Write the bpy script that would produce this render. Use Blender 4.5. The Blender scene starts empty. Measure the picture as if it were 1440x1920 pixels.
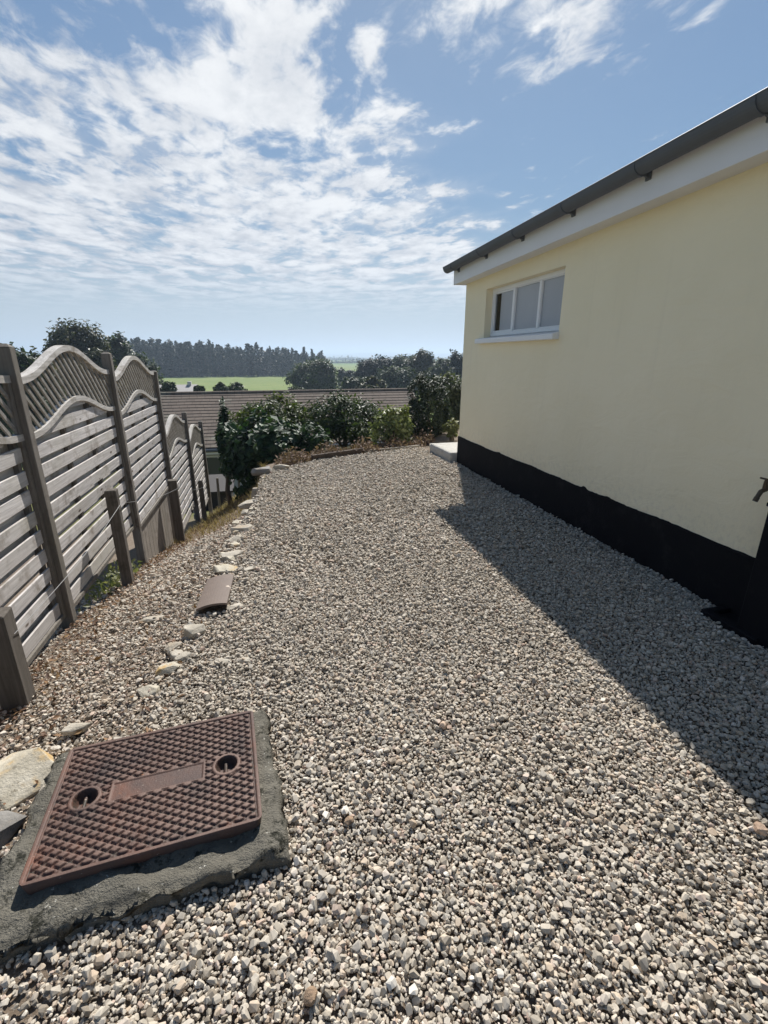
import bpy, bmesh, math, random
import numpy as np
from mathutils import Vector, Matrix
R = math.radians
random.seed(4); rng = np.random.default_rng(7)
scene = bpy.context.scene
COL = scene.collection

# ------------------------------------------------------------------ camera
CAM_H = 1.55; FPX = 884.0
PITCH = math.atan((960-668)/FPX)
YAW = math.atan((720-494)/FPX*math.cos(PITCH))          # turned right of +Y, the direction of the house wall
cd = bpy.data.cameras.new('camera'); cam = bpy.data.objects.new('camera', cd); COL.objects.link(cam)
cam.location = (0, 0, CAM_H); cam.rotation_euler = (math.pi/2-PITCH, 0, -YAW)
cd.sensor_fit = 'VERTICAL'; cd.sensor_height = 36.0; cd.lens = 36.0*FPX/1920
cd.clip_start = 0.02; cd.clip_end = 20000
scene.camera = cam

# ------------------------------------------------------------------ sky, sun, exposure
SUN_AZ, SUN_EL = R(20.2), R(48.0)                         # azimuth measured from +Y towards +X
SKY_STRENGTH = 0.118
SUN_STRENGTH = 4.2
scene.view_settings.view_transform = 'Standard'; scene.view_settings.look = 'None'
scene.view_settings.exposure = 0.78; scene.view_settings.gamma = 1.0
scene.view_settings.use_curve_mapping = False
sd = Vector((math.sin(SUN_AZ)*math.cos(SUN_EL), math.cos(SUN_AZ)*math.cos(SUN_EL), math.sin(SUN_EL)))
sl = bpy.data.lights.new('sun', 'SUN'); sl.energy = SUN_STRENGTH; sl.angle = R(0.55); sl.color = (1.0, 0.965, 0.915)
sun = bpy.data.objects.new('sun', sl); COL.objects.link(sun)
sun.rotation_euler = (-sd).to_track_quat('-Z', 'Y').to_euler(); sun.location = (6, 16, 20)

class NT:
    """small helper round a node tree"""
    def __init__(s, tree): s.t = tree; s.n = tree.nodes; s.l = tree.links
    def add(s, typ, **kw):
        nd = s.n.new(typ)
        for k, v in kw.items(): setattr(nd, k, v)
        return nd
    def put(s, sock, v):
        if v is None: return
        if hasattr(v, 'is_linked') or isinstance(v, bpy.types.NodeSocket): s.l.new(v, sock)
        else: sock.default_value = v
    def m(s, op, a, b=None, c=None, clamp=False):
        nd = s.add('ShaderNodeMath', operation=op); nd.use_clamp = clamp
        for i, v in enumerate((a, b, c)): s.put(nd.inputs[i], v)
        return nd.outputs[0]
    def vm(s, op, a, b=None):
        nd = s.add('ShaderNodeVectorMath', operation=op)
        s.put(nd.inputs[0], a); s.put(nd.inputs[1], b)
        return nd.outputs['Value'] if op in ('DOT_PRODUCT', 'LENGTH') else nd.outputs[0]
    def noise(s, vec, scale, detail=4, rough=0.55, dist=0.0, col=False):
        nd = s.add('ShaderNodeTexNoise')
        s.put(nd.inputs['Vector'], vec)
        nd.inputs['Scale'].default_value = scale; nd.inputs['Detail'].default_value = detail
        nd.inputs['Roughness'].default_value = rough; nd.inputs['Distortion'].default_value = dist
        return nd.outputs['Color' if col else 'Fac']
    def ramp(s, fac, stops, interp='LINEAR'):
        nd = s.add('ShaderNodeValToRGB'); cr = nd.color_ramp; cr.interpolation = interp
        while len(cr.elements) > 1: cr.elements.remove(cr.elements[-1])
        for i, (p, c) in enumerate(stops):
            e = cr.elements[0] if i == 0 else cr.elements.new(p)
            e.position = p; e.color = (c[0], c[1], c[2], 1) if not isinstance(c, (int, float)) else (c, c, c, 1)
        s.put(nd.inputs[0], fac); return nd.outputs[0]
    def mix(s, fac, a, b, blend='MIX'):
        nd = s.add('ShaderNodeMix', data_type='RGBA', blend_type=blend)
        s.put(nd.inputs[0], fac)
        for i, v in ((6, a), (7, b)):
            if isinstance(v, tuple) and len(v) == 3: v = (*v, 1)
            s.put(nd.inputs[i], v)
        return nd.outputs[2]
    def smooth(s, x, lo, hi):
        nd = s.add('ShaderNodeMapRange', interpolation_type='SMOOTHSTEP')
        s.put(nd.inputs[0], x); nd.inputs[1].default_value = lo; nd.inputs[2].default_value = hi
        return nd.outputs[0]
    def bump(s, h, strength=0.3, dist=0.01):
        nd = s.add('ShaderNodeBump'); nd.inputs['Strength'].default_value = strength; nd.inputs['Distance'].default_value = dist
        s.put(nd.inputs['Height'], h); return nd.outputs[0]
    def scale(s, vec, k):
        nd = s.add('ShaderNodeMapping'); s.put(nd.inputs[0], vec); nd.inputs['Scale'].default_value = k
        return nd.outputs[0]

world = bpy.data.worlds.new('World'); scene.world = world; world.use_nodes = True
def build_world():
    w = NT(world.node_tree); w.n.clear()
    out = w.add('ShaderNodeOutputWorld'); bg = w.add('ShaderNodeBackground'); w.l.new(bg.outputs[0], out.inputs[0])
    bg.inputs[1].default_value = SKY_STRENGTH
    sky = w.add('ShaderNodeTexSky', sky_type='NISHITA'); sky.sun_disc = False
    sky.sun_elevation = SUN_EL; sky.sun_rotation = SUN_AZ
    sky.altitude = 50; sky.air_density = 1.0; sky.dust_density = 0.4; sky.ozone_density = 1.5
    d = w.add('ShaderNodeTexCoord').outputs['Generated']
    sep = w.add('ShaderNodeSeparateXYZ'); w.l.new(d, sep.inputs[0])
    x, y, z = sep.outputs
    zc = w.m('MAXIMUM', z, 0.03)
    u = w.m('DIVIDE', x, zc); v = w.m('DIVIDE', y, zc)                 # the cloud layer is a level sheet overhead
    cmb = w.add('ShaderNodeCombineXYZ'); w.l.new(u, cmb.inputs[0]); w.l.new(v, cmb.inputs[1])
    p = cmb.outputs[0]
    # broken altocumulus: small puffs drawn out along the wind, gathered by larger noises
    rot = w.add('ShaderNodeMapping'); w.l.new(p, rot.inputs[0]); rot.inputs['Rotation'].default_value = (0, 0, R(-28)); rot.inputs['Scale'].default_value = (1.0, 0.62, 1)
    q = rot.outputs[0]
    fine = w.noise(q, 7.5, 6, 0.60, 0.35)
    mid = w.noise(q, 2.3, 5, 0.58, 0.4)
    big = w.noise(p, 0.75, 2, 0.5)
    edge = w.m('SUBTRACT', w.m('MULTIPLY_ADD', v, 0.66, -0.98), u)     # the sheet ends along a line running away from the viewer
    edge = w.m('ADD', edge, w.m('MULTIPLY_ADD', mid, 1.5, -0.75))
    sheet = w.smooth(edge, -0.45, 0.45)
    # the sheet is thinner on its near left side
    sheet = w.m('MULTIPLY', sheet, w.m('MULTIPLY_ADD', w.m('MULTIPLY', w.smooth(v, 2.45, 1.9), w.smooth(u, 0.15, -0.25)), -0.62, 1.0))
    # loose puffs ahead of the sheet's edge
    du = w.m('DIVIDE', w.m('SUBTRACT', u, 0.95), 0.50); dv = w.m('DIVIDE', w.m('SUBTRACT', v, 1.72), 0.42)
    loose = w.m('EXPONENT', w.m('MULTIPLY', w.m('ADD', w.m('MULTIPLY', du, du), w.m('MULTIPLY', dv, dv)), -1.0))
    cover = w.m('MAXIMUM', sheet, w.m('MULTIPLY', loose, 0.80))
    fine = w.m('ADD', w.m('MULTIPLY', fine, w.smooth(v, 7.5, 3.0)), w.m('MULTIPLY', mid, w.smooth(v, 3.0, 7.5)))
    n = w.m('ADD', w.m('MULTIPLY', fine, 0.55), w.m('MULTIPLY', mid, 0.45))
    n = w.m('ADD', n, w.m('MULTIPLY_ADD', big, 0.30, -0.15))
    thr = w.m('MULTIPLY_ADD', cover, -CLOUD_MORE, CLOUD_THR)
    over = w.m('SUBTRACT', n, thr)
    dens = w.smooth(over, -0.03, 0.15)
    veil = w.m('MULTIPLY', w.m('MULTIPLY', sheet, 0.62), w.m('MULTIPLY', w.smooth(v, 1.8, 4.0), w.smooth(mid, 0.30, 0.55)))
    dens = w.m('MAXIMUM', dens, veil)
    dens = w.m('MULTIPLY', dens, w.smooth(z, 0.05, 0.17))              # towards the horizon the sheet melts into haze
    toward = w.m('MAXIMUM', w.vm('DOT_PRODUCT', d, tuple(sd)), 0.0)
    glow = w.m('POWER', toward, 5.0)
    body = w.smooth(w.m('ADD', over, w.m('MULTIPLY_ADD', w.noise(q, 3.1, 5, 0.62), 0.9, -0.45)), -0.08, 0.34)
    cl = w.mix(body, (2.25, 2.45, 2.85), (4.1, 4.2, 4.35))
    cl = w.mix(w.m('MULTIPLY', glow, 0.75, clamp=True), cl, (4.9, 4.9, 4.85))
    lum = w.vm('DOT_PRODUCT', sky.outputs[0], (0.25, 0.55, 0.20))
    gain = w.m('DIVIDE', SKY_GAIN, w.m('MULTIPLY_ADD', lum, SKY_KNEE, 1.0))
    gv = w.add('ShaderNodeVectorMath', operation='SCALE'); w.l.new(sky.outputs[0], gv.inputs[0]); w.l.new(gain, gv.inputs['Scale'])
    base = w.mix(1.0, gv.outputs[0], (0.84, 0.99, 1.05), 'MULTIPLY')
    base = w.mix(w.m('MULTIPLY', w.smooth(z, 0.26, 0.0), 0.88), base, (2.65, 3.05, 3.5))
    w.l.new(w.mix(dens, base, cl), bg.inputs[0])
    world.cycles.sampling_method = 'MANUAL'; world.cycles.sample_map_resolution = 512
CLOUD_THR, CLOUD_MORE, SKY_GAIN, SKY_KNEE = 0.60, 0.225, 0.70, 0.22
scene.cycles.max_bounces = 6; scene.cycles.diffuse_bounces = 4; scene.cycles.glossy_bounces = 2; scene.cycles.transmission_bounces = 3; scene.cycles.transparent_max_bounces = 8
build_world()

# ------------------------------------------------------------------ helpers
def ray(px, py):
    cx = (px-720)/FPX; cy = (960-py)/FPX
    up = cy*math.cos(PITCH)-math.sin(PITCH); f = math.cos(PITCH)+cy*math.sin(PITCH)
    return Vector((f*math.sin(YAW)+cx*math.cos(YAW), f*math.cos(YAW)-cx*math.sin(YAW), up))
def at(px, py, dist):                                     # the point of the place seen there, `dist` metres away on the level
    r = ray(px, py); return Vector((0, 0, CAM_H)) + r*(dist/math.hypot(r.x, r.y))
def lerp_tab(v, tab):
    xs, ys = zip(*tab); return np.interp(v, xs, ys)

def link(name, me, parent=None, loc=None):
    o = bpy.data.objects.new(name, me); COL.objects.link(o)
    if parent is not None: o.parent = parent
    if loc is not None: o.location = loc
    return o
def empty(name, loc=(0, 0, 0), rz=0.0):
    o = bpy.data.objects.new(name, None); COL.objects.link(o); o.location = loc; o.rotation_euler = (0, 0, rz); o.empty_display_size = .2
    return o
def tag(o, label, cat, group=None):
    o['label'] = label; o['category'] = cat
    if group: o['group'] = group
    return o
def kind(o, k): o['kind'] = k; return o

class MB:
    def __init__(s): s.v = []; s.f = []
    def add(s, vs, fs):
        b = len(s.v); s.v += [tuple(q) for q in vs]; s.f += [tuple(i+b for i in f) for f in fs]; return s
    def box(s, x0, x1, y0, y1, z0, z1, M=None):
        vs = [Vector(q) for q in ((x0,y0,z0),(x1,y0,z0),(x1,y1,z0),(x0,y1,z0),(x0,y0,z1),(x1,y0,z1),(x1,y1,z1),(x0,y1,z1))]
        if M is not None: vs = [M @ q for q in vs]
        return s.add(vs, [(3,2,1,0),(4,5,6,7),(0,1,5,4),(1,2,6,5),(2,3,7,6),(3,0,4,7)])
    def prism(s, poly, a, b, axis='x'):                   # poly in the two other axes, extruded from a to b
        n = len(poly)
        mk = {'x': lambda t, p: (t, p[0], p[1]), 'y': lambda t, p: (p[0], t, p[1]), 'z': lambda t, p: (p[0], p[1], t)}[axis]
        vs = [mk(a, p) for p in poly] + [mk(b, p) for p in poly]
        return s.add(vs, [tuple(range(n-1, -1, -1)), tuple(range(n, 2*n))] + [(i, (i+1) % n, n+(i+1) % n, n+i) for i in range(n)])
    def tube(s, pts, rad, n=8, cap=True):
        pts = [Vector(q) for q in pts]; rs = rad if isinstance(rad, (list, tuple)) else [rad]*len(pts)
        rings = []
        for i, q in enumerate(pts):
            t = (pts[min(i+1, len(pts)-1)]-pts[max(i-1, 0)]).normalized()
            a = t.orthogonal() if i == 0 else rings[-1][1] - t*rings[-1][1].dot(t)
            a.normalize(); rings.append((q, a, t.cross(a)))
        vs = []
        for (q, a, b), r in zip(rings, rs):
            vs += [q + (a*math.cos(2*math.pi*k/n)+b*math.sin(2*math.pi*k/n))*r for k in range(n)]
        fs = [(i*n+k, i*n+(k+1) % n, (i+1)*n+(k+1) % n, (i+1)*n+k) for i in range(len(pts)-1) for k in range(n)]
        if cap: fs += [tuple(range(n-1, -1, -1)), tuple(range((len(pts)-1)*n, len(pts)*n))]
        return s.add(vs, fs)
    def mesh(s, name, mat, bevel=0.0, smooth=False, recalc=True):
        me = bpy.data.meshes.new(name); bm = bmesh.new()
        bv = [bm.verts.new(q) for q in s.v]
        for f in s.f:
            try: bm.faces.new([bv[i] for i in f])
            except ValueError: pass
        if recalc: bmesh.ops.recalc_face_normals(bm, faces=bm.faces)
        if bevel: bmesh.ops.bevel(bm, geom=list(bm.edges), offset=bevel, segments=1, affect='EDGES', clamp_overlap=True)
        if smooth:
            for f in bm.faces: f.smooth = True
        bm.to_mesh(me); bm.free()
        if mat: me.materials.append(mat)
        return me
    def obj(s, name, mat, parent=None, loc=None, **kw): return link(name, s.mesh(name, mat, **kw), parent, loc)

def np_mesh(name, V, F, mat, smooth=False):
    """mesh from arrays; F (n,k)"""
    me = bpy.data.meshes.new(name); V = np.asarray(V, np.float32); F = np.asarray(F, np.int32)
    n, k = F.shape
    me.vertices.add(len(V)); me.vertices.foreach_set('co', V.ravel())
    me.loops.add(n*k); me.loops.foreach_set('vertex_index', F.ravel())
    me.polygons.add(n); me.polygons.foreach_set('loop_start', np.arange(0, n*k, k, dtype=np.int32))
    me.polygons.foreach_set('use_smooth', np.full(n, smooth))
    me.update(calc_edges=True)
    if mat: me.materials.append(mat)
    return me

# ------------------------------------------------------------------ materials
def mat(name):
    m = bpy.data.materials.new(name); m.use_nodes = True; t = NT(m.node_tree)
    b = t.n['Principled BSDF']; return m, t, b
def pos(t): return t.add('ShaderNodeNewGeometry').outputs['Position']
def objrand(t): return t.add('ShaderNodeObjectInfo').outputs['Random']

def m_simple(name, col, rough=0.6, var=0.0, scale=8, bump=0.0, bscale=60, metal=0.0, spec=0.5):
    m, t, b = mat(name); p = pos(t)
    if var:
        n = t.noise(p, scale, 5, 0.6)
        c = t.mix(n, tuple(q*(1-var) for q in col), tuple(min(1, q*(1+var)) for q in col)); t.put(b.inputs['Base Color'], c)
    else: b.inputs['Base Color'].default_value = (*col, 1)
    b.inputs['Roughness'].default_value = rough; b.inputs['Metallic'].default_value = metal
    b.inputs['Specular IOR Level'].default_value = spec
    if bump: t.put(b.inputs['Normal'], t.bump(t.noise(p, bscale, 4, 0.6), bump, 0.01))
    return m

def m_wood(name, axis, dark, light, stain=(0.20, 0.17, 0.14), knots=True, rough=0.85):
    m, t, b = mat(name); r = objrand(t)
    off = t.vm('SCALE', (7.3, 3.1, 11.7)); t.put(off.node.inputs['Scale'], t.m('MULTIPLY', r, 5.0))
    p = t.vm('ADD', pos(t), off)
    k = {'y': (60, 3.0, 60), 'z': (60, 60, 3.0), 'd': (30, 30, 30)}[axis]
    g = t.noise(t.scale(p, k), 1.0, 5, 0.65, 0.4)
    blot = t.noise(p, 6.0, 5, 0.65)
    c = t.mix(t.smooth(g, 0.30, 0.70), dark, light)
    c = t.mix(t.smooth(blot, 0.50, 0.70), c, stain)
    c = t.mix(t.m('MULTIPLY', r, 0.55), c, (light[0]*0.60, light[1]*0.585, light[2]*0.56))
    c = t.mix(t.m('MULTIPLY', t.smooth(t.noise(p, 1.7, 4, 0.6), 0.5, 0.75), 0.5), c, (light[0]*0.55, light[1]*0.55, light[2]*0.46))
    if knots:
        vo = t.add('ShaderNodeTexVoronoi'); t.put(vo.inputs['Vector'], t.scale(p, (9, 3.2, 9))); vo.inputs['Scale'].default_value = 1.0
        c = t.mix(t.smooth(vo.outputs['Distance'], 0.13, 0.05), c, (0.10, 0.075, 0.055))
    t.put(b.inputs['Base Color'], c); b.inputs['Roughness'].default_value = rough
    b.inputs['Specular IOR Level'].default_value = 0.25
    t.put(b.inputs['Normal'], t.bump(g, 0.5, 0.004)); return m

def m_leaf(name, cols, trans=0.35, rough=0.5):
    """cols: list of leaf colours, picked per leaf by the mesh's own random value"""
    m, t, b = mat(name)
    a = t.add('ShaderNodeAttribute', attribute_name='tint')
    c = t.ramp(a.outputs['Fac'], [(i/max(1, len(cols)-1), q) for i, q in enumerate(cols)])
    t.put(b.inputs['Base Color'], c); b.inputs['Roughness'].default_value = rough; b.inputs['Specular IOR Level'].default_value = 0.35
    tr = t.add('ShaderNodeBsdfTranslucent'); t.put(tr.inputs[0], t.mix(1.0, c, (1.25, 1.35, 0.7), 'MULTIPLY'))
    mx = t.add('ShaderNodeMixShader'); mx.inputs[0].default_value = trans
    t.l.new(b.outputs[0], mx.inputs[1]); t.l.new(tr.outputs[0], mx.inputs[2])
    t.l.new(mx.outputs[0], t.n['Material Output'].inputs[0]); return m

M = {}
def build_materials():
    # cream painted render
    m, t, b = mat('cream_render'); p = pos(t)
    sz = t.add('ShaderNodeSeparateXYZ'); t.l.new(p, sz.inputs[0]); zz = sz.outputs[2]
    n = t.noise(p, 1.1, 6, 0.6); n2 = t.noise(t.scale(p, (7, 7, 0.45)), 2.2, 5, 0.6)
    c = t.mix(t.smooth(n, 0.3, 0.7), (0.86, 0.768, 0.54), (0.90, 0.808, 0.582))
    c = t.mix(t.m('MULTIPLY', t.smooth(n2, 0.52, 0.78), 0.12), c, (0.66, 0.58, 0.43))          # faint rain streaks
    c = t.mix(t.m('MULTIPLY', t.m('MULTIPLY', t.smooth(zz, 0.75, 0.42), t.smooth(t.noise(p, 26, 5, 0.7), 0.45, 0.7)), 0.30), c, (0.52, 0.46, 0.36))   # soil splashed up from the gravel
    c = t.mix(t.m('MULTIPLY', t.smooth(t.noise(p, 120, 2, 0.5), 0.71, 0.76), 0.5), c, (0.50, 0.44, 0.33))
    t.put(b.inputs['Base Color'], c); b.inputs['Roughness'].default_value = 0.58; b.inputs['Specular IOR Level'].default_value = 0.35
    trow = t.noise(t.scale(p, (1, 1, 2.2)), 3.2, 3, 0.5, 1.2)
    h = t.m('ADD', t.m('MULTIPLY', trow, 1.0), t.m('MULTIPLY', t.noise(p, 80, 4, 0.65), 0.20))
    t.put(b.inputs['Normal'], t.bump(h, 0.40, 0.02)); M['cream'] = m
    m, t, b = mat('black_masonry_paint'); p = pos(t)
    t.put(b.inputs['Base Color'], t.mix(t.smooth(t.noise(p, 7, 6, 0.65), 0.5, 0.8), (0.007, 0.007, 0.009), (0.019, 0.018, 0.019)))
    b.inputs['Roughness'].default_value = 0.75; b.inputs['Specular IOR Level'].default_value = 0.12
    t.put(b.inputs['Normal'], t.bump(t.noise(p, 70, 4, 0.6), 0.35, 0.01)); M['black'] = m
    M['upvc'] = m_simple('white_upvc', (0.78, 0.79, 0.80), 0.32, 0.03, 3)
    M['fascia'] = m_simple('white_fascia_paint', (0.74, 0.75, 0.78), 0.45, 0.07, 2.5)
    M['gutter'] = m_simple('dark_grey_gutter', (0.11, 0.122, 0.142), 0.6, 0.12, 6, spec=0.25)
    M['slate'] = m_simple('dark_roof_slate', (0.09, 0.095, 0.10), 0.6, 0.25, 9, 0.3)
    M['blind'] = m_simple('grey_roller_blind', (0.78, 0.80, 0.85), 0.8, 0.03, 4)
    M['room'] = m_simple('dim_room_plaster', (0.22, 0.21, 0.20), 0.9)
    M['seal'] = m_simple('black_gasket', (0.02, 0.02, 0.022), 0.5)
    M['brass'] = m_simple('tarnished_brass', (0.085, 0.065, 0.042), 0.5, 0.3, 40, metal=0.6)
    M['wire'] = m_simple('galvanised_wire', (0.45, 0.45, 0.45), 0.4, metal=0.8)
    # glass: clear with a Fresnel sheen
    m = bpy.data.materials.new('window_glass'); m.use_nodes = True; t = NT(m.node_tree); t.n.clear()
    o = t.add('ShaderNodeOutputMaterial'); mx = t.add('ShaderNodeMixShader'); fr = t.add('ShaderNodeFresnel'); fr.inputs[0].default_value = 1.5
    tb = t.add('ShaderNodeBsdfTransparent'); tb.inputs[0].default_value = (0.96, 0.97, 0.975, 1); gl = t.add('ShaderNodeBsdfGlossy'); gl.inputs['Roughness'].default_value = 0.03
    t.l.new(fr.outputs[0], mx.inputs[0]); t.l.new(tb.outputs[0], mx.inputs[1]); t.l.new(gl.outputs[0], mx.inputs[2]); t.l.new(mx.outputs[0], o.inputs[0]); M['glass'] = m
    m, t, b = mat('frosted_glass'); p = pos(t)
    t.put(b.inputs['Base Color'], t.mix(t.noise(p, 3.0, 3, 0.5), (0.30, 0.318, 0.35), (0.38, 0.398, 0.43))); b.inputs['Roughness'].default_value = 0.28
    t.put(b.inputs['Normal'], t.bump(t.noise(p, 140, 2, 0.5), 0.25, 0.004)); M['frosted'] = m
    # concrete with lichen
    def conc(name, a, bb, dark):
        m, t, b = mat(name); p = pos(t)
        c = t.mix(t.noise(p, 9, 6, 0.65), a, bb); c = t.mix(t.smooth(t.noise(p, 23, 5, 0.7), 0.52, 0.66), c, dark)
        c = t.mix(t.smooth(t.noise(p, 48, 3, 0.6), 0.66, 0.72), c, (0.50, 0.48, 0.42))
        t.put(b.inputs['Base Color'], c); b.inputs['Roughness'].default_value = 0.92; b.inputs['Specular IOR Level'].default_value = 0.2
        t.put(b.inputs['Normal'], t.bump(t.m('ADD', t.noise(p, 40, 5, 0.7), t.m('MULTIPLY', t.noise(p, 160, 3, 0.6), 0.5)), 0.9, 0.012)); return m
    M['old_concrete'] = conc('weathered_concrete', (0.085, 0.078, 0.063), (0.21, 0.195, 0.16), (0.03, 0.03, 0.022))
    M['pale_concrete'] = conc('pale_concrete', (0.42, 0.40, 0.36), (0.55, 0.53, 0.48), (0.36, 0.34, 0.30))
    # rusty cast iron
    m, t, b = mat('rusty_cast_iron'); p = pos(t)
    n = t.noise(p, 7, 6, 0.65); n2 = t.noise(p, 60, 4, 0.7)
    we = t.add('ShaderNodeAttribute', attribute_name='wear').outputs['Fac']
    c = t.mix(t.smooth(n, 0.32, 0.68), (0.072, 0.050, 0.045), (0.125, 0.074, 0.058))
    c = t.mix(t.smooth(t.noise(p, 3.2, 4, 0.6), 0.48, 0.68), c, (0.185, 0.082, 0.052))
    c = t.mix(t.smooth(n2, 0.52, 0.72), c, (0.105, 0.068, 0.052))
    worn = t.mix(t.noise(p, 14, 4, 0.6), (0.150, 0.092, 0.072), (0.215, 0.150, 0.122))
    c = t.mix(t.m('MULTIPLY', t.smooth(we, 0.55, 1.0), t.smooth(t.noise(p, 5, 4, 0.6), 0.35, 0.65)), c, worn)     # studs rubbed by feet
    c = t.mix(t.m('MULTIPLY', t.smooth(we, 0.35, 0.0), t.smooth(t.noise(p, 30, 4, 0.7), 0.42, 0.62)), c, (0.055, 0.046, 0.036))   # grit in the grooves
    c = t.mix(t.smooth(t.noise(p, 19, 5, 0.7), 0.64, 0.74), c, (0.33, 0.135, 0.05))
    c = t.mix(t.smooth(t.noise(p, 130, 2, 0.5), 0.70, 0.76), c, (0.36, 0.30, 0.25))
    c = t.mix(1.0, c, (0.80, 0.76, 0.74), 'MULTIPLY')
    t.put(b.inputs['Base Color'], c); b.inputs['Roughness'].default_value = 0.6; b.inputs['Metallic'].default_value = 0.1; b.inputs['Specular IOR Level'].default_value = 0.35
    t.put(b.inputs['Normal'], t.bump(t.noise(p, 220, 4, 0.7), 0.35, 0.003)); M['iron'] = m
    M['wood_y'] = m_wood('weathered_grey_board', 'y', (0.42, 0.392, 0.372), (0.68, 0.645, 0.618), (0.25, 0.215, 0.18))
    M['wood_z'] = m_wood('weathered_grey_post', 'z', (0.13, 0.115, 0.098), (0.25, 0.228, 0.20), (0.085, 0.067, 0.053), False)
    M['wood_stake'] = m_wood('weathered_stake_shaded', 'z', (0.07, 0.06, 0.05), (0.165, 0.146, 0.126), (0.05, 0.04, 0.032), False)  # post timber in a darker tone, the shade on the stakes' fronts put into the colour
    M['wood_rail'] = m_wood('pale_bent_rail', 'y', (0.38, 0.355, 0.325), (0.58, 0.55, 0.51), (0.26, 0.23, 0.19), False)
    M['wood_lat'] = m_wood('grey_lattice_strip', 'd', (0.21, 0.195, 0.172), (0.34, 0.32, 0.288), (0.14, 0.122, 0.104), False)
    M['wood_dark'] = m_wood('dark_creosoted_timber', 'y', (0.060, 0.042, 0.032), (0.125, 0.095, 0.075), (0.05, 0.04, 0.035), False)
    M['wood_base'] = m_wood('stained_gravel_board', 'z', (0.21, 0.185, 0.155), (0.34, 0.305, 0.265), (0.13, 0.105, 0.08), False)
    # gravel stones: one colour per stone
    m, t, b = mat('gravel_stone')
    a = t.add('ShaderNodeAttribute', attribute_name='tint', attribute_type='INSTANCER')
    c = t.ramp(a.outputs['Fac'], [(0, (0.13, 0.108, 0.084)), (0.10, (0.23, 0.198, 0.158)), (0.22, (0.35, 0.312, 0.255)), (0.34, (0.43, 0.395, 0.340)), (0.46, (0.51, 0.458, 0.378)),
                                  (0.58, (0.46, 0.425, 0.372)), (0.68, (0.56, 0.508, 0.425)), (0.78, (0.48, 0.385, 0.29)), (0.86, (0.63, 0.588, 0.515)), (0.93, (0.46, 0.342, 0.272)), (1.0, (0.72, 0.682, 0.612))])
    tc = t.add('ShaderNodeTexCoord').outputs['Object']; n = t.noise(tc, 1.6, 4, 0.65)
    t.put(b.inputs['Base Color'], t.mix(1.0, c, t.mix(n, (0.62, 0.605, 0.585), (1.18, 1.155, 1.12)), 'MULTIPLY'))
    b.inputs['Roughness'].default_value = 0.8; b.inputs['Specular IOR Level'].default_value = 0.3
    M['gravel'] = m
    # stones one can pick out
    def stone(name, a, bb, patch, dark):
        m, t, b = mat(name); p = pos(t)
        c = t.mix(t.smooth(t.noise(p, 11, 5, 0.65), 0.35, 0.65), a, bb); c = t.mix(t.smooth(t.noise(p, 7, 4, 0.6), 0.52, 0.66), c, patch)
        c = t.mix(t.smooth(t.noise(p, 33, 5, 0.7), 0.58, 0.7), c, dark)
        t.put(b.inputs['Base Color'], c); b.inputs['Roughness'].default_value = 0.85
        t.put(b.inputs['Normal'], t.bump(t.noise(p, 60, 5, 0.7), 0.6, 0.012)); return m
    M['sandstone'] = stone('pale_sandstone', (0.38, 0.34, 0.26), (0.54, 0.49, 0.39), (0.46, 0.31, 0.13), (0.20, 0.17, 0.12))
    M['greystone'] = stone('grey_stone', (0.16, 0.15, 0.135), (0.27, 0.255, 0.23), (0.22, 0.19, 0.15), (0.08, 0.075, 0.065))
    M['palestone'] = stone('cream_stone', (0.33, 0.295, 0.235), (0.47, 0.425, 0.35), (0.35, 0.285, 0.205), (0.20, 0.165, 0.125))
    M['rust_stone'] = stone('orange_stone', (0.42, 0.29, 0.20), (0.50, 0.37, 0.27), (0.38, 0.26, 0.18), (0.25, 0.17, 0.12))
    M['brown_stone'] = stone('brown_stone', (0.24, 0.16, 0.10), (0.33, 0.23, 0.15), (0.20, 0.14, 0.09), (0.10, 0.07, 0.05))
    m, t, b = mat('brown_clay_tile'); p = pos(t)
    c = t.mix(t.noise(p, 14, 5, 0.6), (0.115, 0.086, 0.070), (0.175, 0.133, 0.108)); c = t.mix(t.smooth(t.noise(p, 9, 2, 0.5), 0.66, 0.70), c, (0.55, 0.46, 0.37))
    t.put(b.inputs['Base Color'], c); b.inputs['Roughness'].default_value = 0.75; t.put(b.inputs['Normal'], t.bump(t.noise(p, 90, 3, 0.6), 0.3, 0.005)); M['clay'] = m
    # neighbour's roof
    m, t, b = mat('brown_roof_tile'); p = pos(t); r = objrand(t)
    c = t.mix(t.noise(p, 2.2, 6, 0.7), (0.100, 0.080, 0.066), (0.180, 0.147, 0.123)); c = t.mix(t.smooth(t.noise(p, 0.9, 5, 0.7), 0.55, 0.72), c, (0.19, 0.185, 0.15))
    br = t.add('ShaderNodeTexBrick'); br.inputs['Scale'].default_value = 1; br.inputs['Brick Width'].default_value = 0.3; br.inputs['Row Height'].default_value = 40.0
    br.inputs['Mortar Size'].default_value = 0.012; br.inputs['Color1'].default_value = (1.1, 1.08, 1.05, 1); br.inputs['Color2'].default_value = (0.8, 0.8, 0.8, 1); br.inputs['Mortar'].default_value = (0.45, 0.45, 0.45, 1)
    t.put(br.inputs['Vector'], t.vm('ADD', p, t.vm('MULTIPLY', (0.9, 0.0, 0.0), t.vm('ADD', (0, 0, 0), r))))
    c = t.mix(0.6, c, t.mix(1.0, c, br.outputs[0], 'MULTIPLY')); t.put(b.inputs['Base Color'], c); b.inputs['Roughness'].default_value = 0.9; b.inputs['Specular IOR Level'].default_value = 0.15; M['rooftile'] = m
    M['grey_roof'] = m_simple('pale_grey_sheet_roof', (0.36, 0.34, 0.32), 0.8, 0.2, 2)
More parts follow.
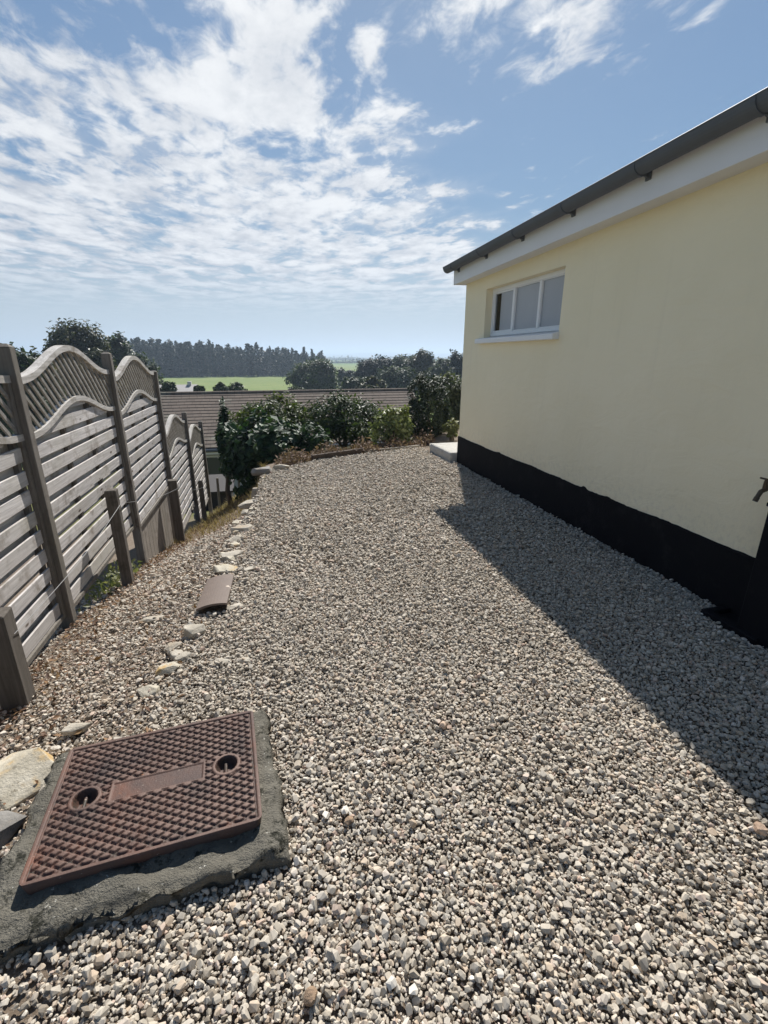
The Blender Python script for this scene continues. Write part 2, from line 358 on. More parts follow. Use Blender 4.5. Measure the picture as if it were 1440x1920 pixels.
    M['housewall'] = m_simple('pale_house_wall', (0.55, 0.55, 0.52), 0.8, 0.08, 2)
    M['shed'] = m_simple('dark_shed_board', (0.035, 0.03, 0.028), 0.8, 0.2, 3)
    M['bark'] = m_simple('bark', (0.11, 0.09, 0.07), 0.95, 0.35, 25, 0.6, 40)
    # ground: soil near, lawn and pasture beyond
    m, t, b = mat('ground_soil_and_pasture'); p = pos(t)
    sx = t.add('ShaderNodeSeparateXYZ'); t.l.new(p, sx.inputs[0]); d = t.vm('LENGTH', p)
    soil = t.mix(t.noise(p, 14, 6, 0.7), (0.10, 0.076, 0.055), (0.22, 0.172, 0.128)); soil = t.mix(t.smooth(t.noise(p, 70, 4, 0.7), 0.5, 0.65), soil, (0.28, 0.25, 0.215))
    lawn = t.mix(t.noise(p, 1.6, 6, 0.7), (0.06, 0.085, 0.028), (0.17, 0.15, 0.06))
    past = t.mix(t.noise(p, 0.03, 4, 0.6), (0.14, 0.185, 0.06), (0.225, 0.25, 0.095)); past = t.mix(t.smooth(t.noise(p, 0.35, 5, 0.65), 0.45, 0.7), past, (0.125, 0.185, 0.055))
    vo = t.add('ShaderNodeTexVoronoi'); t.put(vo.inputs['Vector'], t.scale(p, (0.0026, 0.0017, 0))); vo.inputs['Scale'].default_value = 1
    sv = t.add('ShaderNodeSeparateColor'); t.l.new(vo.outputs['Color'], sv.inputs[0])
    patch = t.ramp(sv.outputs[0], [(0, (0.07, 0.11, 0.04)), (0.3, (0.13, 0.19, 0.06)), (0.5, (0.22, 0.22, 0.10)), (0.7, (0.10, 0.15, 0.05)), (1, (0.17, 0.22, 0.08))], 'CONSTANT')
    c = t.mix(t.smooth(d, 9.5, 13.0), soil, lawn); c = t.mix(t.smooth(d, 40, 60), c, past); c = t.mix(t.smooth(d, 480, 520), c, patch)
    t.put(b.inputs['Base Color'], c); b.inputs['Roughness'].default_value = 0.95; b.inputs['Specular IOR Level'].default_value = 0.1
    t.put(b.inputs['Normal'], t.bump(t.noise(p, 45, 5, 0.7), 0.6, 0.02)); M['ground'] = m
    M['hill'] = m_simple('distant_hill_pasture', (0.10, 0.14, 0.06), 1.0, 0.35, 0.004, spec=0.0)
    # foliage
    M['lf_hydrangea'] = m_leaf('dark_glossy_leaf', [(0.012, 0.030, 0.014), (0.022, 0.052, 0.022), (0.040, 0.080, 0.030), (0.085, 0.13, 0.055)], 0.22, 0.55)
    M['lf_olive'] = m_leaf('olive_leaf', [(0.03, 0.045, 0.016), (0.055, 0.075, 0.024), (0.085, 0.11, 0.035), (0.13, 0.15, 0.05)], 0.35)
    M['lf_shrub'] = m_leaf('mid_green_leaf', [(0.020, 0.034, 0.016), (0.035, 0.055, 0.022), (0.055, 0.080, 0.030), (0.09, 0.115, 0.045)], 0.3)
    M['lf_varieg'] = m_leaf('variegated_leaf', [(0.06, 0.085, 0.028), (0.13, 0.16, 0.055), (0.24, 0.265, 0.11), (0.38, 0.39, 0.20)], 0.28)
    M['lf_conifer'] = m_leaf('dark_conifer_leaf', [(0.014, 0.024, 0.014), (0.026, 0.040, 0.022), (0.045, 0.062, 0.034), (0.12, 0.135, 0.085)], 0.2)
    M['lf_greygreen'] = m_leaf('grey_green_leaf', [(0.035, 0.047, 0.028), (0.07, 0.085, 0.050), (0.12, 0.135, 0.085), (0.20, 0.21, 0.14)], 0.3)
    M['lf_oak'] = m_leaf('oak_leaf', [(0.020, 0.028, 0.012), (0.040, 0.048, 0.018), (0.070, 0.072, 0.026), (0.11, 0.095, 0.035)], 0.3)
    M['lf_pine'] = m_leaf('pine_needle_tuft', [(0.010, 0.020, 0.014), (0.018, 0.032, 0.020), (0.028, 0.045, 0.026)], 0.15)
    M['lf_dry'] = m_leaf('dry_bracken_frond', [(0.075, 0.045, 0.034), (0.15, 0.095, 0.070), (0.25, 0.175, 0.130), (0.34, 0.26, 0.195)], 0.2, 0.8)
    M['lf_litter'] = m_leaf('fallen_brown_leaf', [(0.06, 0.032, 0.02), (0.13, 0.07, 0.04), (0.22, 0.125, 0.065), (0.30, 0.19, 0.09)], 0.15, 0.7)
    M['lf_straw'] = m_leaf('dry_grass_blade', [(0.11, 0.085, 0.045), (0.23, 0.17, 0.095), (0.34, 0.26, 0.155), (0.44, 0.35, 0.22)], 0.25, 0.8)
    M['lf_weed'] = m_leaf('pale_weed_leaf', [(0.10, 0.12, 0.05), (0.18, 0.19, 0.085), (0.27, 0.26, 0.13)], 0.35)
build_materials()

# ------------------------------------------------------------------ the ground
EDGE = [(-3, -0.66), (1.9, -0.62), (2.5, -0.56), (3.0, -0.46), (3.8, -0.39), (4.4, -0.35), (5.3, -0.21), (6.7, -0.15), (9, -0.15)]
FENCE_Z = [(-4, 0.0), (1.4, -0.02), (2.3, -0.10), (3.25, -0.22), (5.0, -0.585), (7.3, -1.12), (9.3, -1.58), (11.5, -2.08), (16, -3.1), (30, -5.2)]
FAR_EDGE = [(-0.6, 6.45), (-0.15, 6.72), (0.75, 7.38), (2.9, 8.16), (4.0, 10.5), (9, 14.0), (30, 20)]
def ground_z(x, y):
    x = np.asarray(x, float); y = np.asarray(y, float)
    xe = lerp_tab(y, EDGE); zf = lerp_tab(y, FENCE_Z)
    t = np.clip((xe-x)/(xe+1.45), 0, 1)
    pw = np.interp(y, [2, 4.5, 6.2], [1.15, 0.85, 0.35])
    zl = zf*t**pw
    zl = np.where(x < -1.45, zf-0.06*np.minimum(-1.45-x, 8), zl)
    d = y-lerp_tab(x, FAR_EDGE)
    zb = np.interp(d, [0, 0.12, 1.0, 12, 20, 60], [0, -0.03, -0.12, -4.2, -6.2, -7.2])
    dist = np.hypot(x, y)
    z = np.minimum(zl, zb)
    z = np.where(dist > 60, -7.2, np.where(dist > 30, np.minimum(z, np.interp(dist, [30, 60], [-4.2, -7.2])), z))
    return z
def axis(lo, hi, step, far_lo, far_hi, g=1.16):
    a = list(np.arange(lo, hi+1e-6, step)); s = step; v = a[-1]
    while v < far_hi: s *= g; v += s; a.append(v)
    s = step; v = a[0]; pre = []
    while v > far_lo: s *= g; v -= s; pre.append(v)
    return np.array(pre[::-1]+a)
def build_ground():
    xs = axis(-2.2, 3.4, 0.07, -7000, 7000); ys = axis(-0.4, 9.6, 0.07, -300, 9000)
    X, Y = np.meshgrid(xs, ys); Z = ground_z(X, Y)
    near = np.clip(1-np.hypot(X, Y)/14, 0, 1)
    Z = Z-0.012*near+0.010*near*np.sin(X*5.1+1.2*np.sin(Y*2.3))*np.sin(Y*4.3+X)
    nx, ny = len(xs), len(ys); V = np.stack([X, Y, Z], -1).reshape(-1, 3)
    i = np.arange(nx-1)[None, :]+nx*np.arange(ny-1)[:, None]; i = i.ravel()
    F = np.stack([i, i+1, i+1+nx, i+nx], -1)
    kind(link('ground', np_mesh('ground', V, F, M['ground'], True)), 'structure')
    # far hills on the horizon
    for nm, d0, h, seed, a0, a1 in (('hills', 4200, 46, 3, -60, 70), ('hills', 6300, 95, 8, -60, 70)):
        n = 160; V = []; F = []; rr = np.random.default_rng(seed); ph = rr.uniform(0, 6, 6)
        for k in range(n+1):
            a = R(a0+(a1-a0)*k/n); t = k/n*12
            hh = h*(0.55+0.25*math.sin(t*1.1+ph[0])+0.15*math.sin(t*2.7+ph[1])+0.07*math.sin(t*6.1+ph[2])+0.03*math.sin(t*17+ph[3]))
            for q, zz in ((d0, -9), (d0*1.10, hh*0.6-7), (d0*1.22, hh-7), (d0*1.5, -9)):
                V.append((math.sin(a)*q, math.cos(a)*q, zz))
        for k in range(n):
            for j in range(3): b = k*4+j; F.append((b, b+4, b+5, b+1))
        kind(link(nm, np_mesh(nm, V, F, M['hill'], True)), 'structure')
build_ground()

# ------------------------------------------------------------------ our house on the right
WX, WY = 2.766, 6.62                                        # the wall's plane and its far corner
FX = 2.585                                                  # face of the fascia board
SOF = 2.47
HX1, HY0 = 10.6, -4.5
house = empty('house', (WX, WY, 0)); tag(house, 'cream rendered bungalow with black painted plinth and white fascia', 'house')
def hpart(mb, name, m, parent=None, **kw):
    """geometry given in world coordinates, hung under the house"""
    p = parent or house; off = Vector((WX, WY, 0)); rise = kw.pop('rise', False)
    mb.v = [tuple(Vector(q)-off+Vector((0, 0, EAVE_RISE*(WY-q[1]) if rise else 0))) for q in mb.v]
    return mb.obj(name, m, p, **kw)
EAVE_RISE = 0.019                                           # the eaves fall gently towards the far corner
W0, W1, WZ0, WZ1 = 4.30, 5.97, 1.76, 2.345                 # window opening along the wall
def build_house():
    D = 0.13
    mb = MB()
    ys = [HY0, W0, W1, WY]; zs = [0.36, WZ0, WZ1, SOF+0.30]
    for i in range(3):
        for j in range(3):
            if i == 1 and j == 1: continue
            mb.add([(WX, ys[i], zs[j]), (WX, ys[i+1], zs[j]), (WX, ys[i+1], zs[j+1]), (WX, ys[i], zs[j+1])], [(0, 1, 2, 3)])
    # reveals of the opening
    a, b, c, d = (W0, WZ0), (W1, WZ0), (W1, WZ1), (W0, WZ1)
    for p, q in ((a, b), (b, c), (c, d), (d, a)):
        mb.add([(WX, *p), (WX, *q), (WX+D+0.1, *q), (WX+D+0.1, *p)], [(0, 1, 2, 3)])
    # the other outer walls
    mb.add([(WX, WY, 0.36), (HX1, WY, 0.36), (HX1, WY, SOF+0.12), (WX, WY, SOF+0.12)], [(0, 1, 2, 3)])
    mb.add([(HX1, WY, 0.36), (HX1, HY0, 0.36), (HX1, HY0, SOF+0.12), (HX1, WY, SOF+0.12)], [(0, 1, 2, 3)])
    mb.add([(HX1, HY0, 0.36), (WX, HY0, 0.36), (WX, HY0, SOF+0.12), (HX1, HY0, SOF+0.12)], [(0, 1, 2, 3)])
    hpart(mb, 'wall', M['cream'], recalc=False)
    # plinth, hand-painted upper line: a slightly uneven strip a few millimetres proud
    n = 420; V = []; F = []; rr = np.random.default_rng(5)
    yy = np.linspace(HY0, WY+0.012, n)
    wob = 0.405+0.004*np.sin(yy*3.1)+0.003*np.sin(yy*9.7+1)+rr.normal(0, 0.0016, n)
    wob += 0.022*np.exp(-((yy-3.62)/0.035)**2)+0.012*np.exp(-((yy-3.30)/0.03)**2)+0.012*np.exp(-((yy-5.3)/0.05)**2)
    px = WX-0.012
    for k in range(n):
        V += [(px, yy[k], -0.35), (px, yy[k], wob[k]-0.012), (px+0.004, yy[k], wob[k]), (WX+0.03, yy[k], wob[k]+0.001)]
    for k in range(n-1):
        for j in range(3): b = k*4+j; F.append((b, b+1, b+5, b+4))
    e = len(V); V += [(px, WY+0.012, -0.35), (HX1, WY+0.012, -0.35), (HX1, WY+0.012, 0.405), (px, WY+0.012, 0.393)]; F.append((e, e+1, e+2, e+3))
    V = np.array(V)-np.array([WX, WY, 0]); link('plinth', np_mesh('plinth', V, F, M['black']), house)
    # eaves: soffit, fascia, gutter with brackets, roof slope
    hpart(MB().box(FX+0.022, WX+0.05, HY0, WY+0.02, SOF+0.012, SOF+0.024), 'soffit', M['fascia'], rise=True)
    hpart(MB().box(FX, FX+0.022, HY0, WY+0.022, SOF, SOF+0.20), 'fascia', M['fascia'], bevel=0.002, rise=True)
    hpart(MB().box(FX+0.0225, WX-0.002, WY, WY+0.022, SOF+0.002, SOF+0.20), 'eaves_end', M['fascia'], rise=True)
    GR = 0.064; gx = FX-GR-0.010; gz = SOF+0.213; y0, y1 = HY0, WY+0.075
    prof = []
    for k in range(13):
        a = math.pi+math.pi*k/12; prof.append((gx+GR*math.cos(a), gz+GR*math.sin(a)))
    inn = [(gx+(GR-0.004)*math.cos(math.pi+math.pi*k/12), gz+(GR-0.004)*math.sin(math.pi+math.pi*k/12)) for k in range(13)]
    prof[0] = (prof[0][0]-0.004, prof[0][1]+0.006)
    g = hpart(MB().prism(prof+inn[::-1], y0, y1, 'y'), 'gutter', M['gutter'], rise=True)
    off = Vector((WX, WY, 0))
    cap = MB().prism([(q[0], q[1]) for q in prof], y1, y1+0.006, 'y'); cap.v = [tuple(Vector(q)-off+Vector((0, 0, EAVE_RISE*(WY-q[1])))) for q in cap.v]; cap.obj('stop_end', M['gutter'], g)
    lip = MB().tube([(gx-GR-0.001, y0, gz+0.006), (gx-GR-0.001, y1, gz+0.006)], 0.006, 6); lip.v = [tuple(Vector(q)-off+Vector((0, 0, EAVE_RISE*(WY-q[1])))) for q in lip.v]; lip.obj('lip', M['gutter'], g)
    br = MB(); w = 0.014
    ring = [(GR+0.006)*1.0]*13
    pr = [((GR+0.007)*math.cos(math.pi+math.pi*k/12), (GR+0.007)*math.sin(math.pi+math.pi*k/12)) for k in range(13)]
    pi_ = [((GR+0.001)*math.cos(math.pi+math.pi*k/12), (GR+0.001)*math.sin(math.pi+math.pi*k/12)) for k in range(13)]
    br.prism(pr+pi_[::-1], -w, w, 'y'); br.box(GR-0.002, GR+0.010, -w*1.6, w*1.6, -0.085, 0.0); br.prism([(GR-0.002, -0.075), (GR-0.002, -0.035), (GR*0.45, -0.06)], -w*0.7, w*0.7, 'y')
    bme = br.mesh('bracket', M['gutter'])
    for yb in (6.45, 5.62, 4.80, 3.98, 3.16, 2.34, 1.5, 0.6):
        link('bracket', bme, g, Vector((gx, yb, gz+EAVE_RISE*(WY-yb)))-off)
    mb = MB(); rz = SOF+0.205; sl_ = math.tan(R(17)); x0 = FX-0.045; xr = (WX+HX1)/2
    mb.prism([(x0, rz), (xr, rz+(xr-x0)*sl_), (2*xr-x0, rz), (2*xr-x0, rz+0.03), (xr, rz+(xr-x0)*sl_+0.03), (x0, rz+0.03)], HY0, WY+0.09, 'y')
    hpart(mb, 'roof', M['slate'], rise=True)
    # window: three lights, sill, blind with a gap at the far side
    win = MB(); fx0, fx1 = WX+0.085, WX+0.15; fw = 0.045
    win.box(fx0, fx1, W0, W1, WZ0+0.03, WZ0+0.03+fw); win.box(fx0, fx1, W0, W1, WZ1-fw, WZ1)
    win.box(fx0+0.001, fx1, W0, W0+fw, WZ0+0.03+fw, WZ1-fw); win.box(fx0+0.001, fx1, W1-fw, W1, WZ0+0.03+fw, WZ1-fw)
    wo = hpart(win, 'window', M['upvc'], bevel=0.004)
    t = (W1-W0)/3; cells = []
    for k in (1, 2):
        yc = W0+t*k; hpart(MB().box(fx0+0.003, fx1-0.002, yc-0.022, yc+0.022, WZ0+0.03+fw, WZ1-fw), 'mullion', M['upvc'], bevel=0.004).parent = wo
    bounds = [W0+fw, W0+t-0.022, W0+t+0.022, W0+2*t-0.022, W0+2*t+0.022, W1-fw]
    for k in range(3):
        a0, a1 = bounds[2*k], bounds[2*k+1]; zz0, zz1 = WZ0+0.03+fw, WZ1-fw
        s = 0.020 if k == 2 else 0.008
        sash = MB(); sx0, sx1 = fx0+0.012, fx1-0.014
        sash.box(sx0, sx1, a0, a1, zz0, zz0+s); sash.box(sx0, sx1, a0, a1, zz1-s, zz1); sash.box(sx0, sx1, a0, a0+s, zz0+s, zz1-s); sash.box(sx0, sx1, a1-s, a1, zz0+s, zz1-s)
        hpart(sash, 'sash', M['upvc']).parent = wo
        cut = a1-s if k < 2 else a1-s-0.135                 # the far light is clear along one side
        hpart(MB().box(fx0+0.026, fx0+0.032, a0+s, cut, zz0+s, zz1-s), 'pane', M['frosted']).parent = wo
        if k == 2: hpart(MB().box(fx0+0.026, fx0+0.032, cut, a1-s, zz0+s, zz1-s), 'pane', M['glass']).parent = wo
    rm = MB(); rm.box(WX+D+0.1, WX+2.6, W0-1.0, W1+0.5, 0.9, 2.55)
    rm.f = [f for f in rm.f]                                # the room behind, opened on the window side
    rm.f.pop(5)
    rm.add([(WX+D+0.1, W0-1.0, 0.9), (WX+D+0.1, W1+0.5, 0.9), (WX+D+0.1, W1+0.5, WZ0), (WX+D+0.1, W0-1.0, WZ0)], [(0, 1, 2, 3)])
    hpart(rm, 'room', M['room'], recalc=False)
    sill = MB(); sy0, sy1 = W0-0.015, W1+0.11
    sill.prism([(WX-0.075, WZ0-0.055), (WX+fx0-WX+0.01, WZ0-0.055), (fx0+0.01, WZ0+0.028), (WX-0.02, WZ0+0.012), (WX-0.075, WZ0)], sy0, sy1, 'y')
    hpart(sill, 'sill', M['upvc'], bevel=0.006).parent = wo
    for o in list(house.children):
        pass
build_house()

# concrete step at the house's far corner
def rough_block(name, poly, z0, z1, m, amp=0.006, cell=0.03, seed=1, taper=0.0):
    """upright block on a four-cornered plan with uneven faces"""
    rr = np.random.default_rng(seed); P = [np.array(q, float) for q in poly]
    def plan(u, v): return P[0]*(1-u)*(1-v)+P[1]*u*(1-v)+P[2]*u*v+P[3]*(1-u)*v
    nu = max(3, int(np.linalg.norm(P[1]-P[0])/cell)); nv = max(3, int(np.linalg.norm(P[3]-P[0])/cell)); nw = max(2, int((z1-z0)/cell))
    bm = bmesh.new(); idx = {}
    def vert(i, j, k):
        if (i, j, k) not in idx:
            q = plan(i/nu, j/nv); idx[(i, j, k)] = bm.verts.new((q[0], q[1], z0+(z1-z0)*k/nw))
        return idx[(i, j, k)]
    def face(*a): bm.faces.new([vert(*q) for q in a])
    for i in range(nu):
        for j in range(nv): face((i, j, nw), (i+1, j, nw), (i+1, j+1, nw), (i, j+1, nw))
    for k in range(nw):
        for i in range(nu): face((i, 0, k), (i+1, 0, k), (i+1, 0, k+1), (i, 0, k+1)); face((i+1, nv, k), (i, nv, k), (i, nv, k+1), (i+1, nv, k+1))
        for j in range(nv): face((0, j+1, k), (0, j, k), (0, j, k+1), (0, j+1, k+1)); face((nu, j, k), (nu, j+1, k), (nu, j+1, k+1), (nu, j, k+1))
    from mathutils import noise as mn
    for (i, j, k), v in idx.items():
        n3 = mn.noise_vector(v.co*9+Vector((seed*3.1, 0, 0)))+0.6*mn.noise_vector(v.co*27)
        edge = (i in (0, nu))+(j in (0, nv))+(k == nw)
        v.co += n3*amp*(1.0+0.9*(edge > 1))
        if edge > 1 and k == nw: v.co.z -= amp*1.2
    me = bpy.data.meshes.new(name); bm.to_mesh(me); bm.free(); me.materials.append(m)
    for p in me.polygons: p.use_smooth = True
    return link(name, me)
o = rough_block('concrete_step', [(2.66, 6.66), (3.9, 6.66), (3.9, 7.56), (2.63, 7.54)], -0.05, 0.15, M['pale_concrete'], 0.003, 0.05, 3)
tag(o, 'pale concrete step slab at the far corner of the cream house', 'step')

# tap, boxed pipe and gully at the near end of the wall
def build_tap():
    t = empty('outdoor_tap', (WX, 1.995, 0.835)); tag(t, 'small dark brass garden tap sticking out of the cream wall', 'tap')
    b = MB(); b.tube([(0.02, 0, 0), (-0.07, 0, 0)], 0.011, 10); b.tube([(-0.055, 0, -0.002), (-0.085, 0, -0.012), (-0.105, 0, -0.05)], [0.013, 0.013, 0.012], 10)
    b.tube([(-0.06, 0, 0.0), (-0.066, 0, 0.05)], [0.015, 0.010], 10); b.tube([(-0.001, 0, 0), (-0.010, 0, 0)], 0.024, 12); b.obj('body', M['brass'], t, smooth=False)
    b = MB(); b.tube([(-0.068, -0.035, 0.058), (-0.068, 0.035, 0.058)], 0.0055, 8); b.tube([(-0.066, 0, 0.045), (-0.068, 0, 0.06)], 0.007, 8); b.obj('handle', M['brass'], t)
    b = MB(); b.tube([(-0.102, 0, -0.045), (-0.112, 0, -0.068)], 0.014, 10); b.obj('spout', M['brass'], t)
    p = empty('pipe_duct', (WX-0.075, 1.765, 0)); tag(p, 'black boarded pipe duct standing against the wall under the tap', 'pipe duct')
    b = MB(); b.box(-0.09, 0.060, -0.11, 0.11, -0.05, 0.775); b.obj('casing', M['black'], p, bevel=0.004)
    b = MB(); b.box(-0.10, 0.060, -0.12, 0.12, 0.777, 0.80); b.obj('cap', M['black'], p, bevel=0.004)
    g = empty('gully_surround', (WX-0.115, 1.90, 0)); tag(g, 'low black drain surround on the gravel at the foot of the duct', 'drain')
    b = MB()
    for (x0, x1, y0, y1) in ((-0.085, -0.035, -0.17, 0.19), (-0.034, 0.10, 0.14, 0.19)): b.box(x0, x1, y0, y1, -0.04, 0.04)
    b.obj('kerb', M['black'], g, bevel=0.006)
    b = MB(); b.box(-0.034, 0.10, -0.02, 0.139, -0.04, 0.012); b.obj('basin', M['black'], g)
build_tap()

# ------------------------------------------------------------------ fence
FENX = -1.455                                               # front face of the boards
def arch(u, A): s = 0.5-0.5*math.cos(2*math.pi*u); return A*s**1.15
FO = Vector((FENX, 1.4, 0)); fence = empty('garden_fence', FO)
tag(fence, 'weathered grey board fence with waved lattice tops stepping down the slope', 'fence')
def build_panel(y0, y1, zb, label, lattice=True, detail=True):
    """lapped board panel with a waved lattice top; y0..y1 along the fence, zb its lower edge"""
    L = y1-y0; HU = 1.565; fr = MB()
    fr.prism([(0, HU-0.005), (0, -0.02), (L, -0.02), (L, HU-0.005), (L-0.035, HU-0.005), (L-0.035, 0.012), (0.035, 0.012), (0.035, HU-0.005)], 0.016, 0.044, 'x')
    pn = fr.obj('fence_panel', M['wood_z'], fence, Vector((FENX-0.03, y0, zb))-FO, bevel=0.002); pn['label'] = label
    HL, HU, A1, A2 = 1.225, 1.565, 0.165, 0.20              # lower rail, upper rail at the ends; rise of the waves
    low = lambda u: HL+arch(u, A1)
    upp = lambda u: HU+arch(u, A2)
    pitch, bh, bt = 0.1300, 0.087, 0.014
    rows = int((HL+A1)/pitch)+1
    fullF = MB().box(-bt/2, bt/2, 0.002, L-0.002, 0, bh).mesh('slat', M['wood_y'], bevel=0.002)
    for i in range(rows):
        for layer in (0, 1):
            z0 = 0.015+i*pitch+(0 if layer == 0 else pitch*0.5); z1 = z0+bh; x = 0.020 if layer == 0 else -0.026
            if z1 < HL-0.045:
                s = link('slat', fullF, pn, (x, 0, z0)); s.rotation_euler = (random.gauss(0, 0.0035), random.gauss(0, 0.035), random.gauss(0, 0.0015))
            else:
                us = [k/60 for k in range(1, 60)]; pts = [(u, min(z1, low(u)-0.04)) for u in us if low(u)-0.04 > z0+0.012]
                if len(pts) < 4: continue
                poly = [(pts[0][0]*L, z0)]+[(u*L, z) for u, z in pts]+[(pts[-1][0]*L, z0)]
                MB().prism([(a, b-z0) for a, b in poly], -bt/2, bt/2, 'x').obj('slat', M['wood_y'], pn, (x, 0, z0))
    # upright battens between the two layers of boards
    for k, u in enumerate((0.03, 0.35, 0.66, 0.97)):
        MB().box(-0.018, 0.012, u*L-0.019, u*L+0.019, 0.0, low(u)-0.03).obj('batten', M['wood_z'], pn)
    # bent rails
    for f, th, x0, x1, nm in ((low, 0.038, -0.010, 0.046, 'rail'), (upp, 0.042, -0.014, 0.048, 'rail')):
        n = 36; poly = [(k/n*L, f(k/n)) for k in range(n+1)]+[(k/n*L, f(k/n)-th) for k in range(n, -1, -1)]
        mb = MB(); vs = []; fs = []
        for k in range(n+1):
            u = k/n; y = u*L; z = f(u)
            vs += [(x0, y, z), (x1, y, z), (x1, y, z-th), (x0, y, z-th)]
        for k in range(n):
            b = 4*k
            for j in range(4): fs.append((b+j, b+(j+1) % 4, b+4+(j+1) % 4, b+4+j))
        fs += [(3, 2, 1, 0), (4*n, 4*n+1, 4*n+2, 4*n+3)]
        mb.add(vs, fs); mb.obj(nm, M['wood_rail'], pn)
    # diagonal lattice strips, two crossing layers
    unit = build_panel.__dict__.setdefault('unit', MB().box(-0.5, 0.5, -0.5, 0.5, -0.5, 0.5).mesh('lattice_strip', M['wood_lat']))
    sp = 0.094
    for direc, xl in ((-1, 0.026),):
        c = -0.9
        while c < L+0.9:
            run = []
            for k in range(121):
                y = c+direc*(k/120*0.75); z = HL+k/120*0.75; u = y/L
                if 0.012 < u < 0.988 and low(u)-0.02 < z < upp(u)-0.03: run.append((y, z))
            if len(run) > 7:
                (ya, za), (yb, zb_) = run[0], run[-1]; ln = math.hypot(yb-ya, zb_-za)
                s = link('lattice_strip', unit, pn, (xl, (ya+yb)/2, (za+zb_)/2)); s.scale = (0.012, 0.023, ln)
                s.rotation_euler = (-math.atan2(yb-ya, zb_-za), 0, 0)
            c += sp
    return pn
POSTS = [(1.40, 1.62, 'tall grey fence post nearest to the viewer'), (3.31, 1.60, 'tall grey fence post between the two nearest tall panels'),
         (5.20, 1.57, 'tall grey fence post behind the short stake with the wire'), (7.14, 1.35, 'tall grey fence post where the fence steps down'),
         (9.10, 0.60, 'grey fence post between the two lower far panels'), (11.02, 0.20, 'farthest grey fence post, at the end of the last panel')]
PANELS = [(-0.14+0.02, 'nearest fence panel, cut off by the left edge of the picture'), (-0.135, 'tall fence panel with a large open lattice wave, second from the viewer'),
          (-0.21, 'tall fence panel above the stained base board, third from the viewer'), (-1.09, 'lower fence panel just past the step down, fourth from the viewer'), (-1.50, 'last and lowest fence panel down the slope')]
def build_fence():
    for i, (y, zt, lab) in enumerate(POSTS):
        zb = float(lerp_tab(y, FENCE_Z))
        h = zt-zb; p = MB().box(-0.038, 0.042, -0.034, 0.034, -0.3, h).obj('fence_post', M['wood_z'], fence, Vector((FENX+0.005, y, zb))-FO, bevel=0.004)
        t = MB(); t.add([(-0.038, -0.034, h+.001), (0.042, -0.034, h+.001), (0.042, 0.034, h+.001), (-0.038, 0.034, h+.001), (-0.016, 0, h+0.02), (0.02, 0, h+0.02)], [(0, 1, 5, 4), (2, 3, 4, 5), (1, 2, 5), (3, 0, 4), (3, 2, 1, 0)])
        t.obj('cap', M['wood_z'], p)
    for i, (zb, lab) in enumerate(PANELS):
        build_panel(POSTS[i][0]+0.037, POSTS[i+1][0]-0.037, zb, lab)
    # base boards under the third panel
    b = empty('base_boarding', (FENX-0.03, 5.25, -0.9)); tag(b, 'stained upright boards closing the gap under the third panel', 'boarding')
    y = 5.26
    while y < 7.05:
        w = random.uniform(0.13, 0.17); z0 = float(lerp_tab(y, FENCE_Z))-0.1+0.9; mb = MB()
        mb.box(-0.012+random.uniform(-.004, .004), 0.012, y-5.25, min(y+w-0.006, 7.09)-5.25, z0, -0.205+0.9+random.uniform(-.004, 0)).obj('board', M['wood_base'], b, bevel=0.002); y += w
    # short stakes with a strand of wire, in front of the fence
    stakes = [(-1.30, 2.29, 0.425, 0.11, 'short grey stake cut off at the left edge, nearest to the viewer'), (-1.30, 4.16, 0.51, 0.085, 'short dark stake in front of the second panel'),
              (-1.32, 6.66, -0.03, 0.11, 'short dark stake beside the stained base boards'), (-1.30, 8.95, -0.62, 0.075, 'short dark stake in front of the last panel')]
    for x, y, zt, w, lab in stakes:
        zb = float(ground_z(x, y)); p = empty('fence_stake', (x, y, zb), R(random.uniform(-6, 6))); tag(p, lab, 'stake', 'short stakes along the fence')
        MB().box(-w/2, w/2, -w/2, w/2, -0.25, zt-zb).obj('shaft', M['wood_stake'], p, bevel=0.006)
    w = MB(); pts = []
    for (x, y, zt, wd, lab), (x2, y2, zt2, _, _) in zip(stakes[:-1], stakes[1:]):
        for k in range(9): u = k/8; pts.append((x+0.06+(x2-x)*u, y+(y2-y)*u, zt-0.12+(zt2-zt)*u-0.04*math.sin(math.pi*u)))
    w.tube(pts, 0.0018, 5); o = w.obj('fence_wire', M['wire']); tag(o, 'thin sagging wire strung along the short stakes', 'wire')
    # thin rustic stakes down the path, beyond the panels
    for x, y, h, lab in ((-1.30, 11.5, 0.80, 'thin leaning stick just past the last fence panel'), (-1.12, 11.9, 0.78, 'thin mossy stake at the end of the dry grass path'), (-0.92, 13.0, 0.80, 'thin mossy stake beside the dark shrub'), (-1.42, 12.6, 0.7, 'thin weathered stick behind the last fence panel')):
        zb = float(ground_z(x, y)); mb = MB(); a = random.uniform(-.06, .06)
        mb.tube([(0, 0, -0.2), (a*0.4, 0.01, h*0.5), (a, 0.0, h)], [0.036, 0.033, 0.028], 7); o = mb.obj('thin_stake', M['wood_z'], None, (x, y, zb)); tag(o, lab, 'stake', 'thin stakes on the path')
build_fence()

